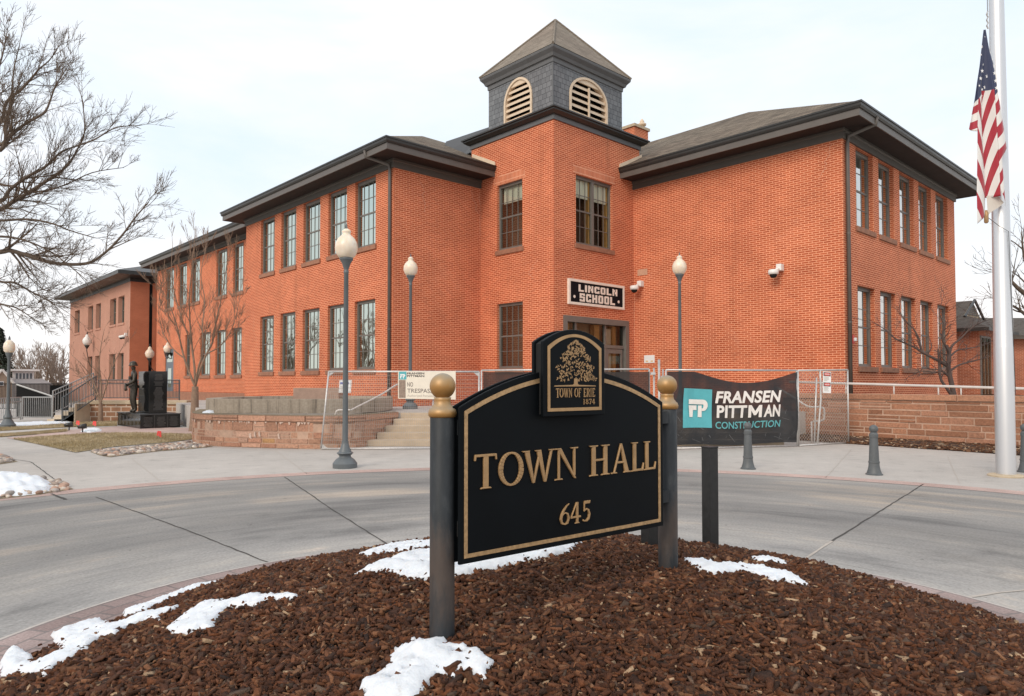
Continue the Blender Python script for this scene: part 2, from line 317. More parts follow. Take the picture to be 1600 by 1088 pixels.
def window(par,kind,c,a0,a1,z0,z1,cols=4,rows=4,rev=.1,blind=1.,sill=True,double=False,fw=.075,jamb=None,sillmat=None,plain=False,glass=None,bm=None):
    P=face_fn(kind,c); B=lambda mb,x0,x1,d0,d1,y0,y1: mb.box((x0,d0,y0),(x1,d1,y1),P)
    f=MB(); e=.003
    def sash(x0,x1):
        B(f,x0+e,x0+fw,rev,rev+.09,z0+e,z1-e); B(f,x1-fw,x1-e,rev,rev+.09,z0+e,z1-e)
        B(f,x0+fw,x1-fw,rev+.002,rev+.09,z0+e,z0+fw+.02); B(f,x0+fw,x1-fw,rev+.002,rev+.09,z1-fw-.03,z1-e)
        B(f,x0+fw,x1-fw,rev-.02,rev+.03,z1-.035,z1-e)
        i0,i1,j0,j1=x0+fw,x1-fw,z0+fw+.02,z1-fw-.03; mid=(j0+j1)/2
        B(f,i0,i1,rev+.028,rev+.07,mid-.028,mid+.028)
        if not plain:
            for k in range(1,cols): x=i0+(i1-i0)*k/cols; B(f,x-.012,x+.012,rev+.035,rev+.06,j0,mid-.028); B(f,x-.012,x+.012,rev+.035,rev+.06,mid+.028,j1)
            for k in range(1,rows):
                if k*2==rows: continue
                y=j0+(j1-j0)*k/rows; B(f,i0,i1,rev+.038,rev+.057,y-.012,y+.012)
    segs=[(a0,(a0+a1)/2),((a0+a1)/2,a1)] if double else [(a0,a1)]
    for x0,x1 in segs: sash(x0,x1)
    if double: B(f,(a0+a1)/2-.05,(a0+a1)/2+.05,rev-.015,rev+.1,z0+e,z1-e)
    fo=f.build('window',FRAME,par)
    g=MB()
    for x0,x1 in segs: g.face([P(x0+fw,rev+.05,z0+fw),P(x1-fw,rev+.05,z0+fw),P(x1-fw,rev+.05,z1-fw),P(x0+fw,rev+.05,z1-fw)])
    fo['_org']=(0,0,0); g.build('pane',glass or GLASS,fo)
    if blind:
        g=MB()
        for x0,x1 in segs:
            q0,q1=(x0+fw*.6,x1-fw*.6) if blind>=1 else (x0+fw+.03,x1-fw-.05)
            yb=z1-(z1-z0)*blind
            B(g,q0,q1,rev+.13,rev+.14,yb,z1)
        g.build('blind',bm or (BLIND if blind>=1 else BLIND3),fo)
    if jamb:   # warm inner casing seen at one side
        g=MB()
        for x0,x1 in segs:
            xx=(x1-fw-.15,x1-fw*.6) if rev>.12 else (x1-fw-.05,x1-fw*.6) if jamb>0 else (x0+fw*.6,x0+fw+.05)
            B(g,xx[0],xx[1],rev+.095,rev+.128,z0+fw,z1-fw) if rev>.12 else B(g,xx[0],xx[1],rev+.095,rev+.3,z0+fw,z1-fw)
        g.build('inner_casing',WOOD,fo)
    if sill:
        g=MB(); B(g,a0-.07,a1+.07,-.06,rev-.002,z0-.17,z0-.002); g.build('sill',sillmat or SILL,fo,bevel=.012)
    return fo
AW=[(29.73,31.15),(27.66,29.06),(25.57,27.0),(23.49,24.9),(21.48,22.87)]
EW=[(22.9,24.33),(24.79,26.2),(26.73,28.2),(28.7,30.12),(30.66,32.15)]
A2W=[]
def a2(px0,px1): 
    def at(px):
        a,y,b=ray(px,500); v,u=VU(a,y); return u*V2/v
    return (at(px1),at(px0))
A2U=[a2(*q) for q in ((258,271),(278,291),(297,311.5),(337,354),(363.4,379.5))]; A2L=[a2(*q) for q in ((290,298),(313,329),(337,353),(362.4,378))]; A2D=a2(259,272)
m=MB()
wall(m,'v',vA,uB,UAL,.5,ZT,[(a,b,2.07,4.575) for a,b in AW]+[(a,b,6.515,ZT-.0) for a,b in AW])
wall(m,'u',uB,vA,vC,.5,ZT)
wall(m,'v',vC,uT,TL,.5,TZ,[(18.02,19.38,2.1,4.5),(18.04,19.38,6.47,8.92)])
wall(m,'u',uT,vC,TR,.5,TZ,[(18.57,20.61,6.5,8.97),(17.9,21.55,.79,3.93)])
wall(m,'v',vD,uE,uT,.5,ZT)
wall(m,'u',uE,vD,VE2,.5,ZT,[(a,b,2.097,4.636) for a,b in EW]+[(a,b,6.485,ZT) for a,b in EW])
wall(m,'v',V2,UAL+.0,U2L,-.2,ZT,[(a,b,2.0,4.48) for a,b in A2L]+[(a,b,6.35,ZT-.06) for a,b in A2U]+[(A2D[0],A2D[1],1.0,3.75)])
# sides and backs nobody sees from the front, to close the body
m.face([(vA,UAL,.5),(V2,UAL,.5),(V2,UAL,ZT),(vA,UAL,ZT)]); m.face([(V2,U2L,-.2),(34,U2L,-.2),(34,U2L,ZT),(V2,U2L,ZT)])
m.face([(34,U2L,-.2),(34,uT,-.2),(34,uT,ZT),(34,U2L,ZT)]); m.face([(VE2,uE,.5),(VE2,34,.5),(VE2,34,ZT),(VE2,uE,ZT)])
m.face([(vC,TL,ZT),(TR,TL,ZT),(TR,TL,TZ),(vC,TL,TZ)]); m.face([(TR,uT,ZT),(TR,TL,ZT),(TR,TL,TZ),(TR,uT,TZ)])
m.build('wall',BRK,BLD)
core=MB()
for a in ((vA+.75,uB+.75,.6,VE2-1,UAL-.75,ZT-.1),(vC+.8,uT+.8,.6,TR-.8,TL-.3,TZ-.1),(vD+.75,uE+.75,.6,VE2-.75,uT+2,ZT-.1),(V2+.75,UAL-.7,0,33,U2L-.75,ZT-.1)):
    core.box(a[:3],a[3:])
core.build('dark_infill',DARK,BLD)  # dark boxes added inside so windows look dark and no light leaks
for a,b in AW:
    window(BLD,'v',vA,a,b,2.07,4.575,blind=1.,bm=BLIND2); window(BLD,'v',vA,a,b,6.515,ZT-.02)
for a,b in EW:
    window(BLD,'u',uE,a,b,2.097,4.636,cols=3,jamb=1,rev=.15,glass=GLASS2); window(BLD,'u',uE,a,b,6.485,ZT-.02,cols=3,jamb=1,rev=.15,glass=GLASS2)
for a,b in A2L: window(BLD,'v',V2,a,b,2.0,4.48,blind=1. if rng.random()<.6 else .4,bm=BLIND2)
for a,b in A2U: window(BLD,'v',V2,a,b,6.35,ZT-.08)
window(BLD,'v',vC,18.04,19.38,6.47,8.92,blind=.28,jamb=-1,glass=GLASS3); window(BLD,'v',vC,18.02,19.38,2.1,4.5,blind=.0,jamb=-1,glass=GLASS3)
window(BLD,'u',uT,18.57,20.61,6.5,8.97,blind=.3,jamb=1,double=True,cols=3,glass=GLASS3)
for kind,c,a0,a1,zz in (('v',vC,17.9,19.52,8.94),('u',uT,18.43,20.75,8.99)):
    P=face_fn(kind,c); g=MB(); n=14
    for k in range(n):        # shallow segmental header of upright bricks
        x0,x1=a0+(a1-a0)*k/n,a0+(a1-a0)*(k+1)/n; q=lambda x:.07*(1-((x-(a0+a1)/2)/((a1-a0)/2))**2)
        g.face([P(x0,-.006,zz),P(x1,-.006,zz),P(x1,-.006,zz+.27+q(x1)),P(x0,-.006,zz+.27+q(x0))])
    g.build('brick_header',SOLD,BLD)
def stepped(kind,c,a,z,n,da,seed):
    # joints raked out and repointed in pale mortar, stepping down from brick to brick
    P=face_fn(kind,c); g=MB(); rg=random.Random(seed); row=.0692; z=round(z/row)*row
    for k in range(n):
        g.face([P(a-.006,-.002,z),P(a+.006,-.002,z),P(a+.006,-.002,z-row),P(a-.006,-.002,z-row)]); z-=row
        s=da if rg.random()<.72 else -da
        if rg.random()<.8: g.face([P(a,-.0025,z-.006),P(a+s,-.0025,z-.006),P(a+s,-.0025,z+.006),P(a,-.0025,z+.006)]); a+=s
    g.build('repointed_joint',REPT,BLD)
REPT=mat('pale_mortar',(.66,.37,.25),.95,noise=(6,.2))
stepped('v',vA,31.9,4.9,30,-.058,1); stepped('u',uB,17.0,8.85,12,.06,2); stepped('u',uB,14.6,8.8,16,.05,3); stepped('u',uB,17.36,8.7,22,.02,6)
stepped('u',uT,19.9,6.1,13,.116,4); stepped('u',uT,18.6,5.6,5,-.116,5); stepped('u',uT,18.5,4.3,8,-.06,7); stepped('v',vD,16.42,5.4,34,.006,8); stepped('v',vD,9.0,8.9,14,.05,9); stepped('v',vC,17.3,5.9,9,.1,10)
# low sandstone base under the left range
g=MB(); g.box((V2-.08,UAL+.02,-.2),(V2-.004,U2L+.06,1.05)); g.build('base_course',SILL,BLD,bevel=.02)
# ---- eaves: frieze, soffit, fascia, gutter along a plan polyline
def offs(pts,d):   # offset an open axis-aligned polyline to its left by d
    out=[]
    for i,p in enumerate(pts):
        ns=[]
        for a,b in ((i-1,i),(i,i+1)):
            if a<0 or b>=len(pts): continue
            q,r=pts[a],pts[b]; L=math.hypot(r[0]-q[0],r[1]-q[1]); ns.append((-(r[1]-q[1])/L,(r[0]-q[0])/L))
        n=ns[0] if len(ns)==1 else (ns[0][0]+ns[1][0],ns[0][1]+ns[1][1])
        out.append((p[0]+n[0]*d,p[1]+n[1]*d))
    return out
def sweep(mb,line,prof,closed=True):
    n=len(prof); rows=[[(*q,z) for q in offs(line,d)] for d,z in prof]
    for k in range(n if closed else n-1):
        A,B=rows[k],rows[(k+1)%n]
        for i in range(len(line)-1): mb.face([A[i],A[i+1],B[i+1],B[i]])
    for e in (0,-1): mb.face([r[e] for r in rows])
def eaves(par,line,zg,ov,zt):
    f=MB(); sweep(f,line,[(.004,zt),(.06,zt),(.06,zt+.20),(.10,zt+.23),(.10,zg-.379),(.004,zg-.379)]); f.build('frieze',FRZ,par)
    f=MB(); sweep(f,line,[(-.5,zg-.375),(ov-.105,zg-.375),(ov-.105,zg-.33),(-.5,zg-.33)]); f.build('soffit',SOFF,par)
    f=MB(); sweep(f,line,[(ov-.10,zg-.40),(ov-.065,zg-.40),(ov-.065,zg-.02),(ov-.10,zg-.02)]); f.build('fascia',TRIM,par)
    f=MB(); sweep(f,line,[(ov-.06,zg-.19),(ov-.03,zg-.19),(ov+.0,zg-.13),(ov+.01,zg-.05),(ov+.035,zg-.05),(ov+.035,zg),(ov+.01,zg),(ov-.06,zg-.03)]); f.build('gutter',GUT,par)
# direction chosen so that the left side of each line is outside
eaves(BLD,[(vC-.003,uB),(vA,uB),(vA,UAL),(V2+4,UAL)],ZG,OV,ZT)
eaves(BLD,[(VE2,uE+10),(VE2,uE),(vD,uE),(vD,uT-.003)],ZG,OV,ZT)
eaves(BLD,[(V2,UAL+.01),(V2,U2L),(V2+8,U2L)],ZG-.03,OV,ZT+.03)
z0=ZG-.02
m=MB(); v0,u0,u1=vA-OV+.0,uB-OV,UAL+OV; um=(u0+u1)/2; P1=(v0+6.6,um,ZG+3.4); P2=(36,um,ZG+3.4)
m.face([(v0,u0,z0),(v0,u1,z0),P1]); m.face([(v0,u0,z0),P1,P2,(36,u0,z0)]); m.face([(v0,u1,z0),(36,u1,z0),P2,P1])
v0,v1,u0=vD-OV,VE2+OV,uE-OV; vm=(v0+v1)/2; P1=(vm,u0+6.9,ZG+3.3); P2=(vm,34,ZG+3.3)
m.face([(v0,u0,z0),(v1,u0,z0),P1]); m.face([(v0,u0,z0),P1,P2,(v0,34,z0)]); m.face([(v1,u0,z0),(v1,34,z0),P2,P1])
m.face([(V2-OV,UAL,z0-.03),(V2-OV,U2L+OV,z0-.03),(V2+6,U2L-6,z0+2.3),(V2+6,UAL,z0+2.3)]); m.face([(V2-OV,U2L+OV,z0-.03),(34,U2L+OV,z0-.03),(34,U2L-6,z0+2.3),(V2+6,U2L-6,z0+2.3)])
m.build('roof',SHING,BLD)
# tan flashing strips where the wing roofs meet the tower
m=MB()
for k in range(1):
    m.box((vC-.05,uB-OV+.02,ZG+.0),(vC-.004,uB+.45,ZG+.14),lambda v,u,z:(v,u,z+(u-(uB-OV))*.47))
    m.box((vD-OV+.02,uT-.05,ZG),(vD+.5,uT-.004,ZG+.14),lambda v,u,z:(v,u,z+(v-(vD-OV))*.47))
m.build('flashing',CREAM,BLD)
# ---- tower top
line=[(TR,uT+6),(TR,uT),(vC,uT),(vC,TL),(vC+6,TL)]
f=MB(); sweep(f,line,[(.004,TZ),(.05,TZ),(.05,TG-.20),(.004,TG-.20)]); f.build('frieze',SLTRIM,BLD)
f=MB(); sweep(f,line,[(-.1,TG-.20),(.12,TG-.20),(.24,TG-.11),(.24,TG-.06),(.30,TG-.05),(.30,TG),(-.1,TG)]); f.build('gutter',GUT,BLD)
bu,bv=uT+.55,vC+.55; bl,bw_=3.45,3.93; BZ=13.17
m=MB(); i=.0
for (a,b) in (((vC-.28,uT-.28),(vC-.28,TL+.28)),((vC-.28,TL+.28),(TR+.28,TL+.28)),((TR+.28,TL+.28),(TR+.28,uT-.28)),((TR+.28,uT-.28),(vC-.28,uT-.28))):
    cxx,cyy=bv+bw_/2,bu+bl/2; s2=.55; zz=TG+.42
    m.face([(*a,TG+.004),(*b,TG+.004),(cxx+(b[0]-cxx)*s2,cyy+(b[1]-cyy)*s2,zz),(cxx+(a[0]-cxx)*s2,cyy+(a[1]-cyy)*s2,zz)])
# long low metal roof of the block behind the tower
m.face([(18.9,24.37,12.2),(18.9,21.3,12.06),(23.5,21.3,12.5),(23.5,24.37,12.4)]); m.face([(18.9,24.37,12.2),(18.9,21.3,12.06),(18.2,20.6,TG+.05),(18.2,22.6,TG-.1),(18.4,24.2,TG+.4)])
m.build('tower_roof',METR,BLD)
# belfry with arched openings on the two sides in view
def arched(mb,kind,c,a0,a1,z0,z1,o0,o1,oz0,ozs,ozt,rev=.12):
    P=face_fn(kind,c); n=16; arc=[]
    for k in range(n+1):
        q=math.pi*k/n; arc.append(((o0+o1)/2-(o1-o0)/2*math.cos(q),ozs+(ozt-ozs)*math.sin(q)))
    mb.face([P(a0,0,z0),P(o0,0,z0),P(o0,0,z1),P(a0,0,z1)]); mb.face([P(o1,0,z0),P(a1,0,z0),P(a1,0,z1),P(o1,0,z1)])
    mb.face([P(o0,0,z0),P(o1,0,z0),P(o1,0,oz0),P(o0,0,oz0)])
    for (x0,y0),(x1,y1) in zip(arc,arc[1:]): mb.face([P(x0,0,y0),P(x1,0,y1),P(x1,0,z1),P(x0,0,z1)])
    return arc
b=MB(); VO=(18.85,21.0,11.08,12.1,12.93); UO=(18.07,19.58,11.08,12.1,12.97)
arched(b,'u',bu,bv,bv+bw_,TG,BZ,*VO); arched(b,'v',bv,bu,bu+bl,TG,BZ,*UO)
b.face([(bv,bu+bl,TG),(bv+bw_,bu+bl,TG),(bv+bw_,bu+bl,BZ),(bv,bu+bl,BZ)]); b.face([(bv+bw_,bu,TG),(bv+bw_,bu+bl,TG),(bv+bw_,bu+bl,BZ),(bv+bw_,bu,BZ)])
BEL=b.build('belfry',SLATE,BLD); BEL['_org']=(0,0,0)
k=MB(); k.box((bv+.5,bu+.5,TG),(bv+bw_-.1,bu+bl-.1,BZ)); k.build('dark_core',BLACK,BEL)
k=MB(); k.box((bv-.012,bu-.012,TG+.3),(bv+.02,bu+.02,BZ)); k.build('corner_bead',SLTRIM,BEL)
for kind,c,(o0,o1,oz0,ozs,ozt),mull in (('u',bu,VO,True),('v',bv,UO,False)):
    P=face_fn(kind,c); f=MB(); n=18; w_=.085
    def pt(q,s): return ((o0+o1)/2-((o1-o0)/2+s)*math.cos(q), ozs+(ozt-ozs+s)*math.sin(q))
    outl=[(o0-.0,oz0)]+[pt(math.pi*j/n,.0) for j in range(n+1)]+[(o1,oz0)]; inl=[(o0+w_,oz0)]+[pt(math.pi*j/n,-w_) for j in range(n+1)]+[(o1-w_,oz0)]
    for (p0,p1,q0,q1) in zip(outl,outl[1:],inl,inl[1:]):
        f.face([P(p0[0],-.045,p0[1]),P(p1[0],-.045,p1[1]),P(q1[0],-.045,q1[1]),P(q0[0],-.045,q0[1])]); f.face([P(q0[0],-.045,q0[1]),P(q1[0],-.045,q1[1]),P(q1[0],.2,q1[1]),P(q0[0],.2,q0[1])]); f.face([P(p0[0],-.045,p0[1]),P(p1[0],-.045,p1[1]),P(p1[0],.02,p1[1]),P(p0[0],.02,p0[1])])
    f.box((o0,-.05,oz0-.03),(o1,.2,oz0+.03),P)
    # solid tympanum
    zt0=ozs+(ozt-ozs)*.58; arcp=[(x,y) for x,y in inl if y>=zt0]; f.prism(arcp,lambda a,z,d:P(a,d,z),.0,.05)
    vent=f.build('louvre_vent',CREAM,BEL); vent['_org']=(0,0,0)
    s_=MB(); ns=6 if kind=='u' else 7
    for j in range(ns):
        z=oz0+.10+(zt0-oz0)*j/ns
        zq=z+.15; hw=(o1-o0)/2-w_
        if zq>ozs: hw*=math.sqrt(max(.05,1-((zq-ozs)/(ozt-ozs))**2))
        cx_=(o0+o1)/2
        s_.add([P(cx_-hw,.005,z),P(cx_+hw,.005,z),P(cx_+hw,.2,z+.15),P(cx_-hw,.2,z+.15),P(cx_-hw,.005,z+.085),P(cx_+hw,.005,z+.085),P(cx_+hw,.2,z+.235),P(cx_-hw,.2,z+.235)],[(3,2,1,0),(4,5,6,7),(0,1,5,4),(1,2,6,5),(2,3,7,6),(3,0,4,7)])
    if mull: s_.box(((o0+o1)/2-.035,-.04,oz0+.03),((o0+o1)/2+.035,.012,zt0),P)
    s_.build('slats',CREAM,vent)
f=MB(); ln=[(bv+bw_,bu+bl),(bv+bw_,bu),(bv,bu),(bv,bu+bl),(bv+bw_,bu+bl)]
sweep(f,ln,[(.004,BZ-.17),(.03,BZ-.17),(.04,BZ-.02),(.10,BZ),(.14,BZ+.10),(.24,BZ+.22),(.255,BZ+.28),(.24,BZ+.32),(.0,BZ+.32)]); f.build('cornice',SLTRIM,BEL)
m=MB(); e=.26; zb=BZ+.322; ap=(bv+bw_/2,bu+bl/2,15.83); q=[(bv-e,bu-e,zb),(bv+bw_+e,bu-e,zb),(bv+bw_+e,bu+bl+e,zb),(bv-e,bu+bl+e,zb)]
for j in range(4): m.face([q[j],q[(j+1)%4],ap])
SH2=brick_mat('tower_shingle',(.20,.165,.13),(.27,.225,.18),(.12,.10,.08),bw=.30,rh=.13,ms=.006,stain=.18,bstr=.5)
rf=m.build('roof',SH2,BEL)
m=MB()
for j in range(4):
    a,bq=Vector(q[j]),Vector(ap); m.tube([a+Vector((0,0,.01)),bq+Vector((0,0,.01))],.05,6)
rf['_org']=(0,0,0); m.build('hip_cap',SH2,rf)
# chimney with a siren on it, seen over the tower gutter
c0=AT(989,214,34); cv,cu=VU(c0[0],c0[1])
m=MB(); m.box((cv-.35,cu-.35,9),(cv+.75,cu+.3,13.9)); ch=m.build('chimney',BRK,BLD); ch['_org']=(0,0,0)
m=MB(); m.box((cv-.42,cu-.42,13.9),(cv+.82,cu+.37,14.03)); m.build('chimney_cap',CAPST,ch)
m=MB(); m.tube([(cv+.6,cu-.1,14.03),(cv+.6,cu-.1,14.3)],.04,8); m.lathe([(.05,0),(.2,.02),(.22,.1),(.1,.16),(.12,.22),(.03,.36)],(cv+.6,cu-.1,14.2),10); m.build('siren',CREAM,ch,smooth=True)
# downpipes at the two outer corners
for pts in ([(vA-OV+.03,uB+.55-.06,ZG-.16),(vA-OV+.06,uB+.55-.06,ZG-.36),(vA-.1,uB+.16,ZT+.12),(vA-.075,uB+.14,ZT-.1),(vA-.075,uB+.14,.75)],
            [(vD+.42,uE-OV+.03,ZG-.16),(vD+.42,uE-OV+.06,ZG-.36),(vD+.22,uE-.1,ZT+.1),(vD+.2,uE-.075,ZT-.1),(vD+.2,uE-.075,1.0)]):
    m=MB(); m.tube(pts,.058,8); dp=m.build('downpipe',TRIM,BLD,smooth=True); dp['_org']=(0,0,0)
    m=MB(); x,y,_=pts[-1]
    for zz in (6.1,3.4): m.tube([(x,y,zz),(x,y,zz+.05)],.068,8)
    m.build('pipe_collar',TRIM,dp)
# entrance door in the tower
P=face_fn('u',uT); f=MB(); f.box((17.95,.5,.79),(21.5,.52,3.9),P); f.build('inner_wall',mat('lobby_wall',(.30,.21,.13),.8,noise=(1.2,.3)),BLD); f=MB(); B=lambda mb,x0,x1,d0,d1,y0,y1: mb.box((x0,d0,y0),(x1,d1,y1),P)
B(f,17.905,18.1,-.03,.2,.79,3.925); B(f,21.35,21.545,-.03,.2,.79,3.925); B(f,18.1,21.35,-.028,.2,3.72,3.925); B(f,18.1,21.35,.06,.18,2.86,2.98)
for x in (18.62,20.25): B(f,x-.04,x+.04,.062,.17,2.98,3.72)
for x in (18.62,20.25): B(f,x-.05,x+.05,.062,.17,.79,2.86)
DOOR=f.build('door_frame',FRAME,BLD); DOOR['_org']=(0,0,0)
for x0,x1 in ((18.68,19.42),(19.45,20.19),(20.32,21.28)):
    f=MB(); B(f,x0,x0+.11,.08,.14,.8,2.84); B(f,x1-.11,x1,.08,.14,.8,2.84); B(f,x0+.11,x1-.11,.082,.14,2.68,2.84); B(f,x0+.11,x1-.11,.082,.14,.8,1.05); dl=f.build('door_leaf',FRAME,DOOR); 
f=MB(); f.face([P(18.1,.12,.8),P(21.35,.12,.8),P(21.35,.12,3.72),P(18.1,.12,3.72)]); f.build('pane',GLASS,DOOR)
f=MB()
for x in (18.35,19.9,20.0,20.95): B(f,x-.09,x+.09,.22,.42,.8,3.7)
f.build('inner_post',WOOD,DOOR)
f=MB(); B(f,20.45,20.85,.3,.31,.9,3.6); B(f,18.9,19.3,.3,.31,3.1,3.45); B(f,20.05,20.17,.115,.118,1.5,2.1); f.build('paper_notice',CREAM,DOOR)
# school name board over the door
sg=thing('name_sign','long black board with cream frame above the tower door, lettered LINCOLN SCHOOL','sign',(19.65,uT-.05,4.32),'b')
f=MB(); B(f,18.18,21.12,-.07,-.003,4.4,5.14); f.build('board',mat('sign_black_paint',(.006,.007,.010),.7,noise=(8,.3),spec=.15),sg)
f=MB(); B(f,18.1,18.19,-.095,-.003,4.32,5.215); B(f,21.11,21.2,-.095,-.003,4.32,5.215); B(f,18.19,21.11,-.095,-.003,5.125,5.215); B(f,18.19,21.11,-.095,-.003,4.32,4.41); f.build('border',mat('sign_cream',(.83,.72,.62),.6,noise=(9,.1)),sg,bevel=.008)
BLK={'L':[(0,0,.3,1),(.3,0,.8,.24)],'I':[(0,0,.3,1)],'N':[(0,0,.25,1),(.55,0,.8,1),(.25,.56,.41,.9),(.39,.24,.55,.6)],
     'C':[(0,.1,.28,.9),(.1,.76,.8,1),(.1,0,.8,.24),(.52,.6,.8,.76),(.52,.24,.8,.38)],'O':[(0,.08,.28,.92),(.52,.08,.8,.92),(.08,.78,.72,1),(.08,0,.72,.22)],
     'S':[(0,.0,.8,.22),(0,.78,.8,1),(0,.42,.8,.62),(0,.55,.28,.85),(.52,.15,.8,.5),(0,.2,.24,.3),(.56,.7,.8,.82)],'H':[(0,0,.28,1),(.52,0,.8,1),(.28,.4,.52,.62)]}
for txt,a0,a1,zb,hh in (('LINCOLN',18.62,20.78,4.80,.25),('SCHOOL',18.68,20.64,4.455,.29)):
    f=MB(); ws=[.3 if ch=='I' else .8 for ch in txt]; gap=.2; tot=sum(ws)+gap*(len(ws)-1); x=0
    for ch,wd in zip(txt,ws):
        for n_,(p0,q0,p1,q1) in enumerate(BLK[ch]):
            sx=(a1-a0)/tot; B(f,a0+(x+p0)*sx,a0+(x+p1)*sx,-.078-.0006*n_,-.0701,zb+q0*hh,zb+q1*hh)
        x+=wd+gap
    f.build('lettering',bpy.data.materials['sign_cream'],sg)
for x in (18.4,20.86):
    f=MB(); f.prism([(x+.055*math.cos(j*.5236),4.6+.055*math.sin(j*.5236)) for j in range(12)],lambda a,z,d:P(a,d,z),-.078,-.0701); f.build('dot',bpy.data.materials['sign_cream'],sg)
# ------------------------------------------------------------------ annex at the far left
ANX=thing('annex_building','smooth rose brick annex with dark hipped eaves beyond the left range','building',(0,0,0)); ANX.rotation_euler=(0,0,TH)
va,ua0,ua1,za=14.5,55.87,75.4,8.93
NW=[(71.6,73.5),(66.77,68.46),(64.24,65.83),(59.64,61.43),(57.37,59.05)]; NL=NW[1:]
m=MB(); wall(m,'v',va,ua0,ua1,-.2,za,[(a,b,6.04,8.07) for a,b in NW]+[(a,b,1.76,3.79) for a,b in NL],rev=.3)
m.build('wall',BRA,ANX)
BRA2=brick_mat('annex_shaded_brick',(.46,.14,.07),(.50,.16,.08),(.50,.18,.10),ms=.012,stain=.12,bstr=.1)  # shade on the annex side put into a darker orange brick colour
m=MB(); wall(m,'u',ua0,va,va+1.28,-.2,za); wall(m,'u',ua0,va+1.5,va+9,-.2,za); m.build('side_wall',BRA2,ANX)
m=MB(); m.box((va+1.28,ua0+.12,-.2),(va+1.5,ua0+.3,za)); m.build('slot_window',BLACK,ANX)
m=MB(); m.face([(va,ua1,-.2),(va+9,ua1,-.2),(va+9,ua1,za),(va,ua1,za)]); m.face([(va+9,ua0,-.2),(va+9,ua1,-.2),(va+9,ua1,za),(va+9,ua0,za)]); m.build('back_wall',BRA,ANX)
m=MB(); m.box((va+.8,ua0+.6,0),(va+8.5,ua1-.6,za-.1)); m.build('dark_infill',DARK,ANX)  # dark box added behind the annex windows to keep them dark
for a,b in NW: window(ANX,'v',va,a,b,6.04,8.07,rev=.28,blind=.35,plain=True,sillmat=BRA)
for a,b in NL: window(ANX,'v',va,a,b,1.76,3.79,rev=.28,blind=.3,plain=True,sillmat=BRA)
ln=[(va+9,ua0),(va,ua0),(va,ua1),(va+9,ua1)]
f=MB(); sweep(f,ln,[(-.4,za),(.05,za),(.05,za+.25),(1.05,za+.36),(1.1,za+.36),(1.1,za+.62),(-.4,za+.62)]); f.build('eave',GUT,ANX)
m=MB(); z0=za+.622; e=1.12; p=[(va-e,ua0-e,z0),(va-e,ua1+e,z0),(va+9+e,ua1+e,z0),(va+9+e,ua0-e,z0)]; r0,r1=(va+4.5,ua0+4.5,z0+1.9),(va+4.5,ua1-4.5,z0+1.9)
m.face([p[0],p[1],r1,r0]); m.face([p[2],p[3],r0,r1]); m.face([p[1],p[2],r1]); m.face([p[3],p[0],r0]); m.build('roof',METR,ANX)
# ------------------------------------------------------------------ house beyond the right end
HX=thing('neighbour_house','low brick house with dark shingle roof and louvred gable behind the flagpole','house',AT(1530,610,36)[:2]+(0,)); HX['_org']=(0,0,0); HX.location=(0,0,0)
HB=brick_mat('dark_red_brick',(.30,.075,.035),(.40,.11,.05),(.52,.27,.18),stain=.25)
HX.rotation_euler=(0,0,TH)
c=AT(1531,600,34); hv,hu=VU(c[0],c[1]); hw=2.4; zE=AT(1531,513,34)[2]; zR=AT(1537,469,36)[2]; e=.5; L1=hu+11
m=MB(); m.box((hv,hu,0),(hv+2*hw,L1,zE)); m.build('wall',HB,HX)
P=face_fn('u',hu); m=MB(); m.box((hv+.12,-.06,.4),(hv+1.9,-.003,zE-.35),P); wn=m.build('window',FRAME,HX)
m=MB()
for k in range(3): m.box((hv+.2+k*.57,-.075,.5),(hv+.67+k*.57,-.0605,zE-.45),P)
m.build('pane',GLASS,wn)
sl=(zR-zE)/(hw+e); tt=1.35; zg_=zE+sl*tt; mid=hv+hw; ug=hu-e+tt; gw=hw+e-tt
m=MB()
m.face([(hv-e,hu-e,zE),(mid-gw,ug,zg_),(mid,ug,zR),(mid,L1,zR),(hv-e,L1,zE)]); m.face([(hv+2*hw+e,hu-e,zE),(mid+gw,ug,zg_),(mid,ug,zR),(mid,L1,zR),(hv+2*hw+e,L1,zE)])
m.face([(hv-e,hu-e,zE),(hv+2*hw+e,hu-e,zE),(mid+gw,ug,zg_),(mid-gw,ug,zg_)])
m.build('roof',brick_mat('dark_shingle',(.085,.07,.06),(.12,.10,.085),(.05,.045,.04),bw=.3,rh=.14,ms=.006),HX)
m=MB(); m.face([(mid-gw,ug+.02,zg_),(mid+gw,ug+.02,zg_),(mid,ug+.02,zR)]); gb=m.build('gable_vent',CAPST,HX)
m=MB()
for k in range(7):
    t=.12+k*.11; z=zg_+(zR-zg_)*t; q=gw*(1-t)*.72; m.box((mid-q,ug-.03,z),(mid+q,ug+.015,z+.05))
m.build('slats',GUT,gb)
for s_ in (-1,1):
    m=MB(); m.tube([(mid,ug-.12,zR+.02),(mid+s_*(gw+.25),ug-.12,zg_-.1)],.07,6); m.build('rake_board',GUT,HX)
m=MB(); m.box((hv-e-.05,hu-e-.05,zE-.16),(hv+2*hw+e,hu-e-.003,zE+.01)); m.box((hv-e-.05,hu-e,zE-.16),(hv-e-.003,L1,zE+.01)); m.build('fascia',GUT,HX)
x0=AT(1578,600,39)[0]; zz=AT(1600,524,39)[2]; z2=AT(1600,497,42)[2]
inv=lambda x,y,z:(*VU(x,y),z)
m=MB(); m.box((x0,39,0),(x0+9,45,zz),inv); m.build('side_wall',HB,HX)
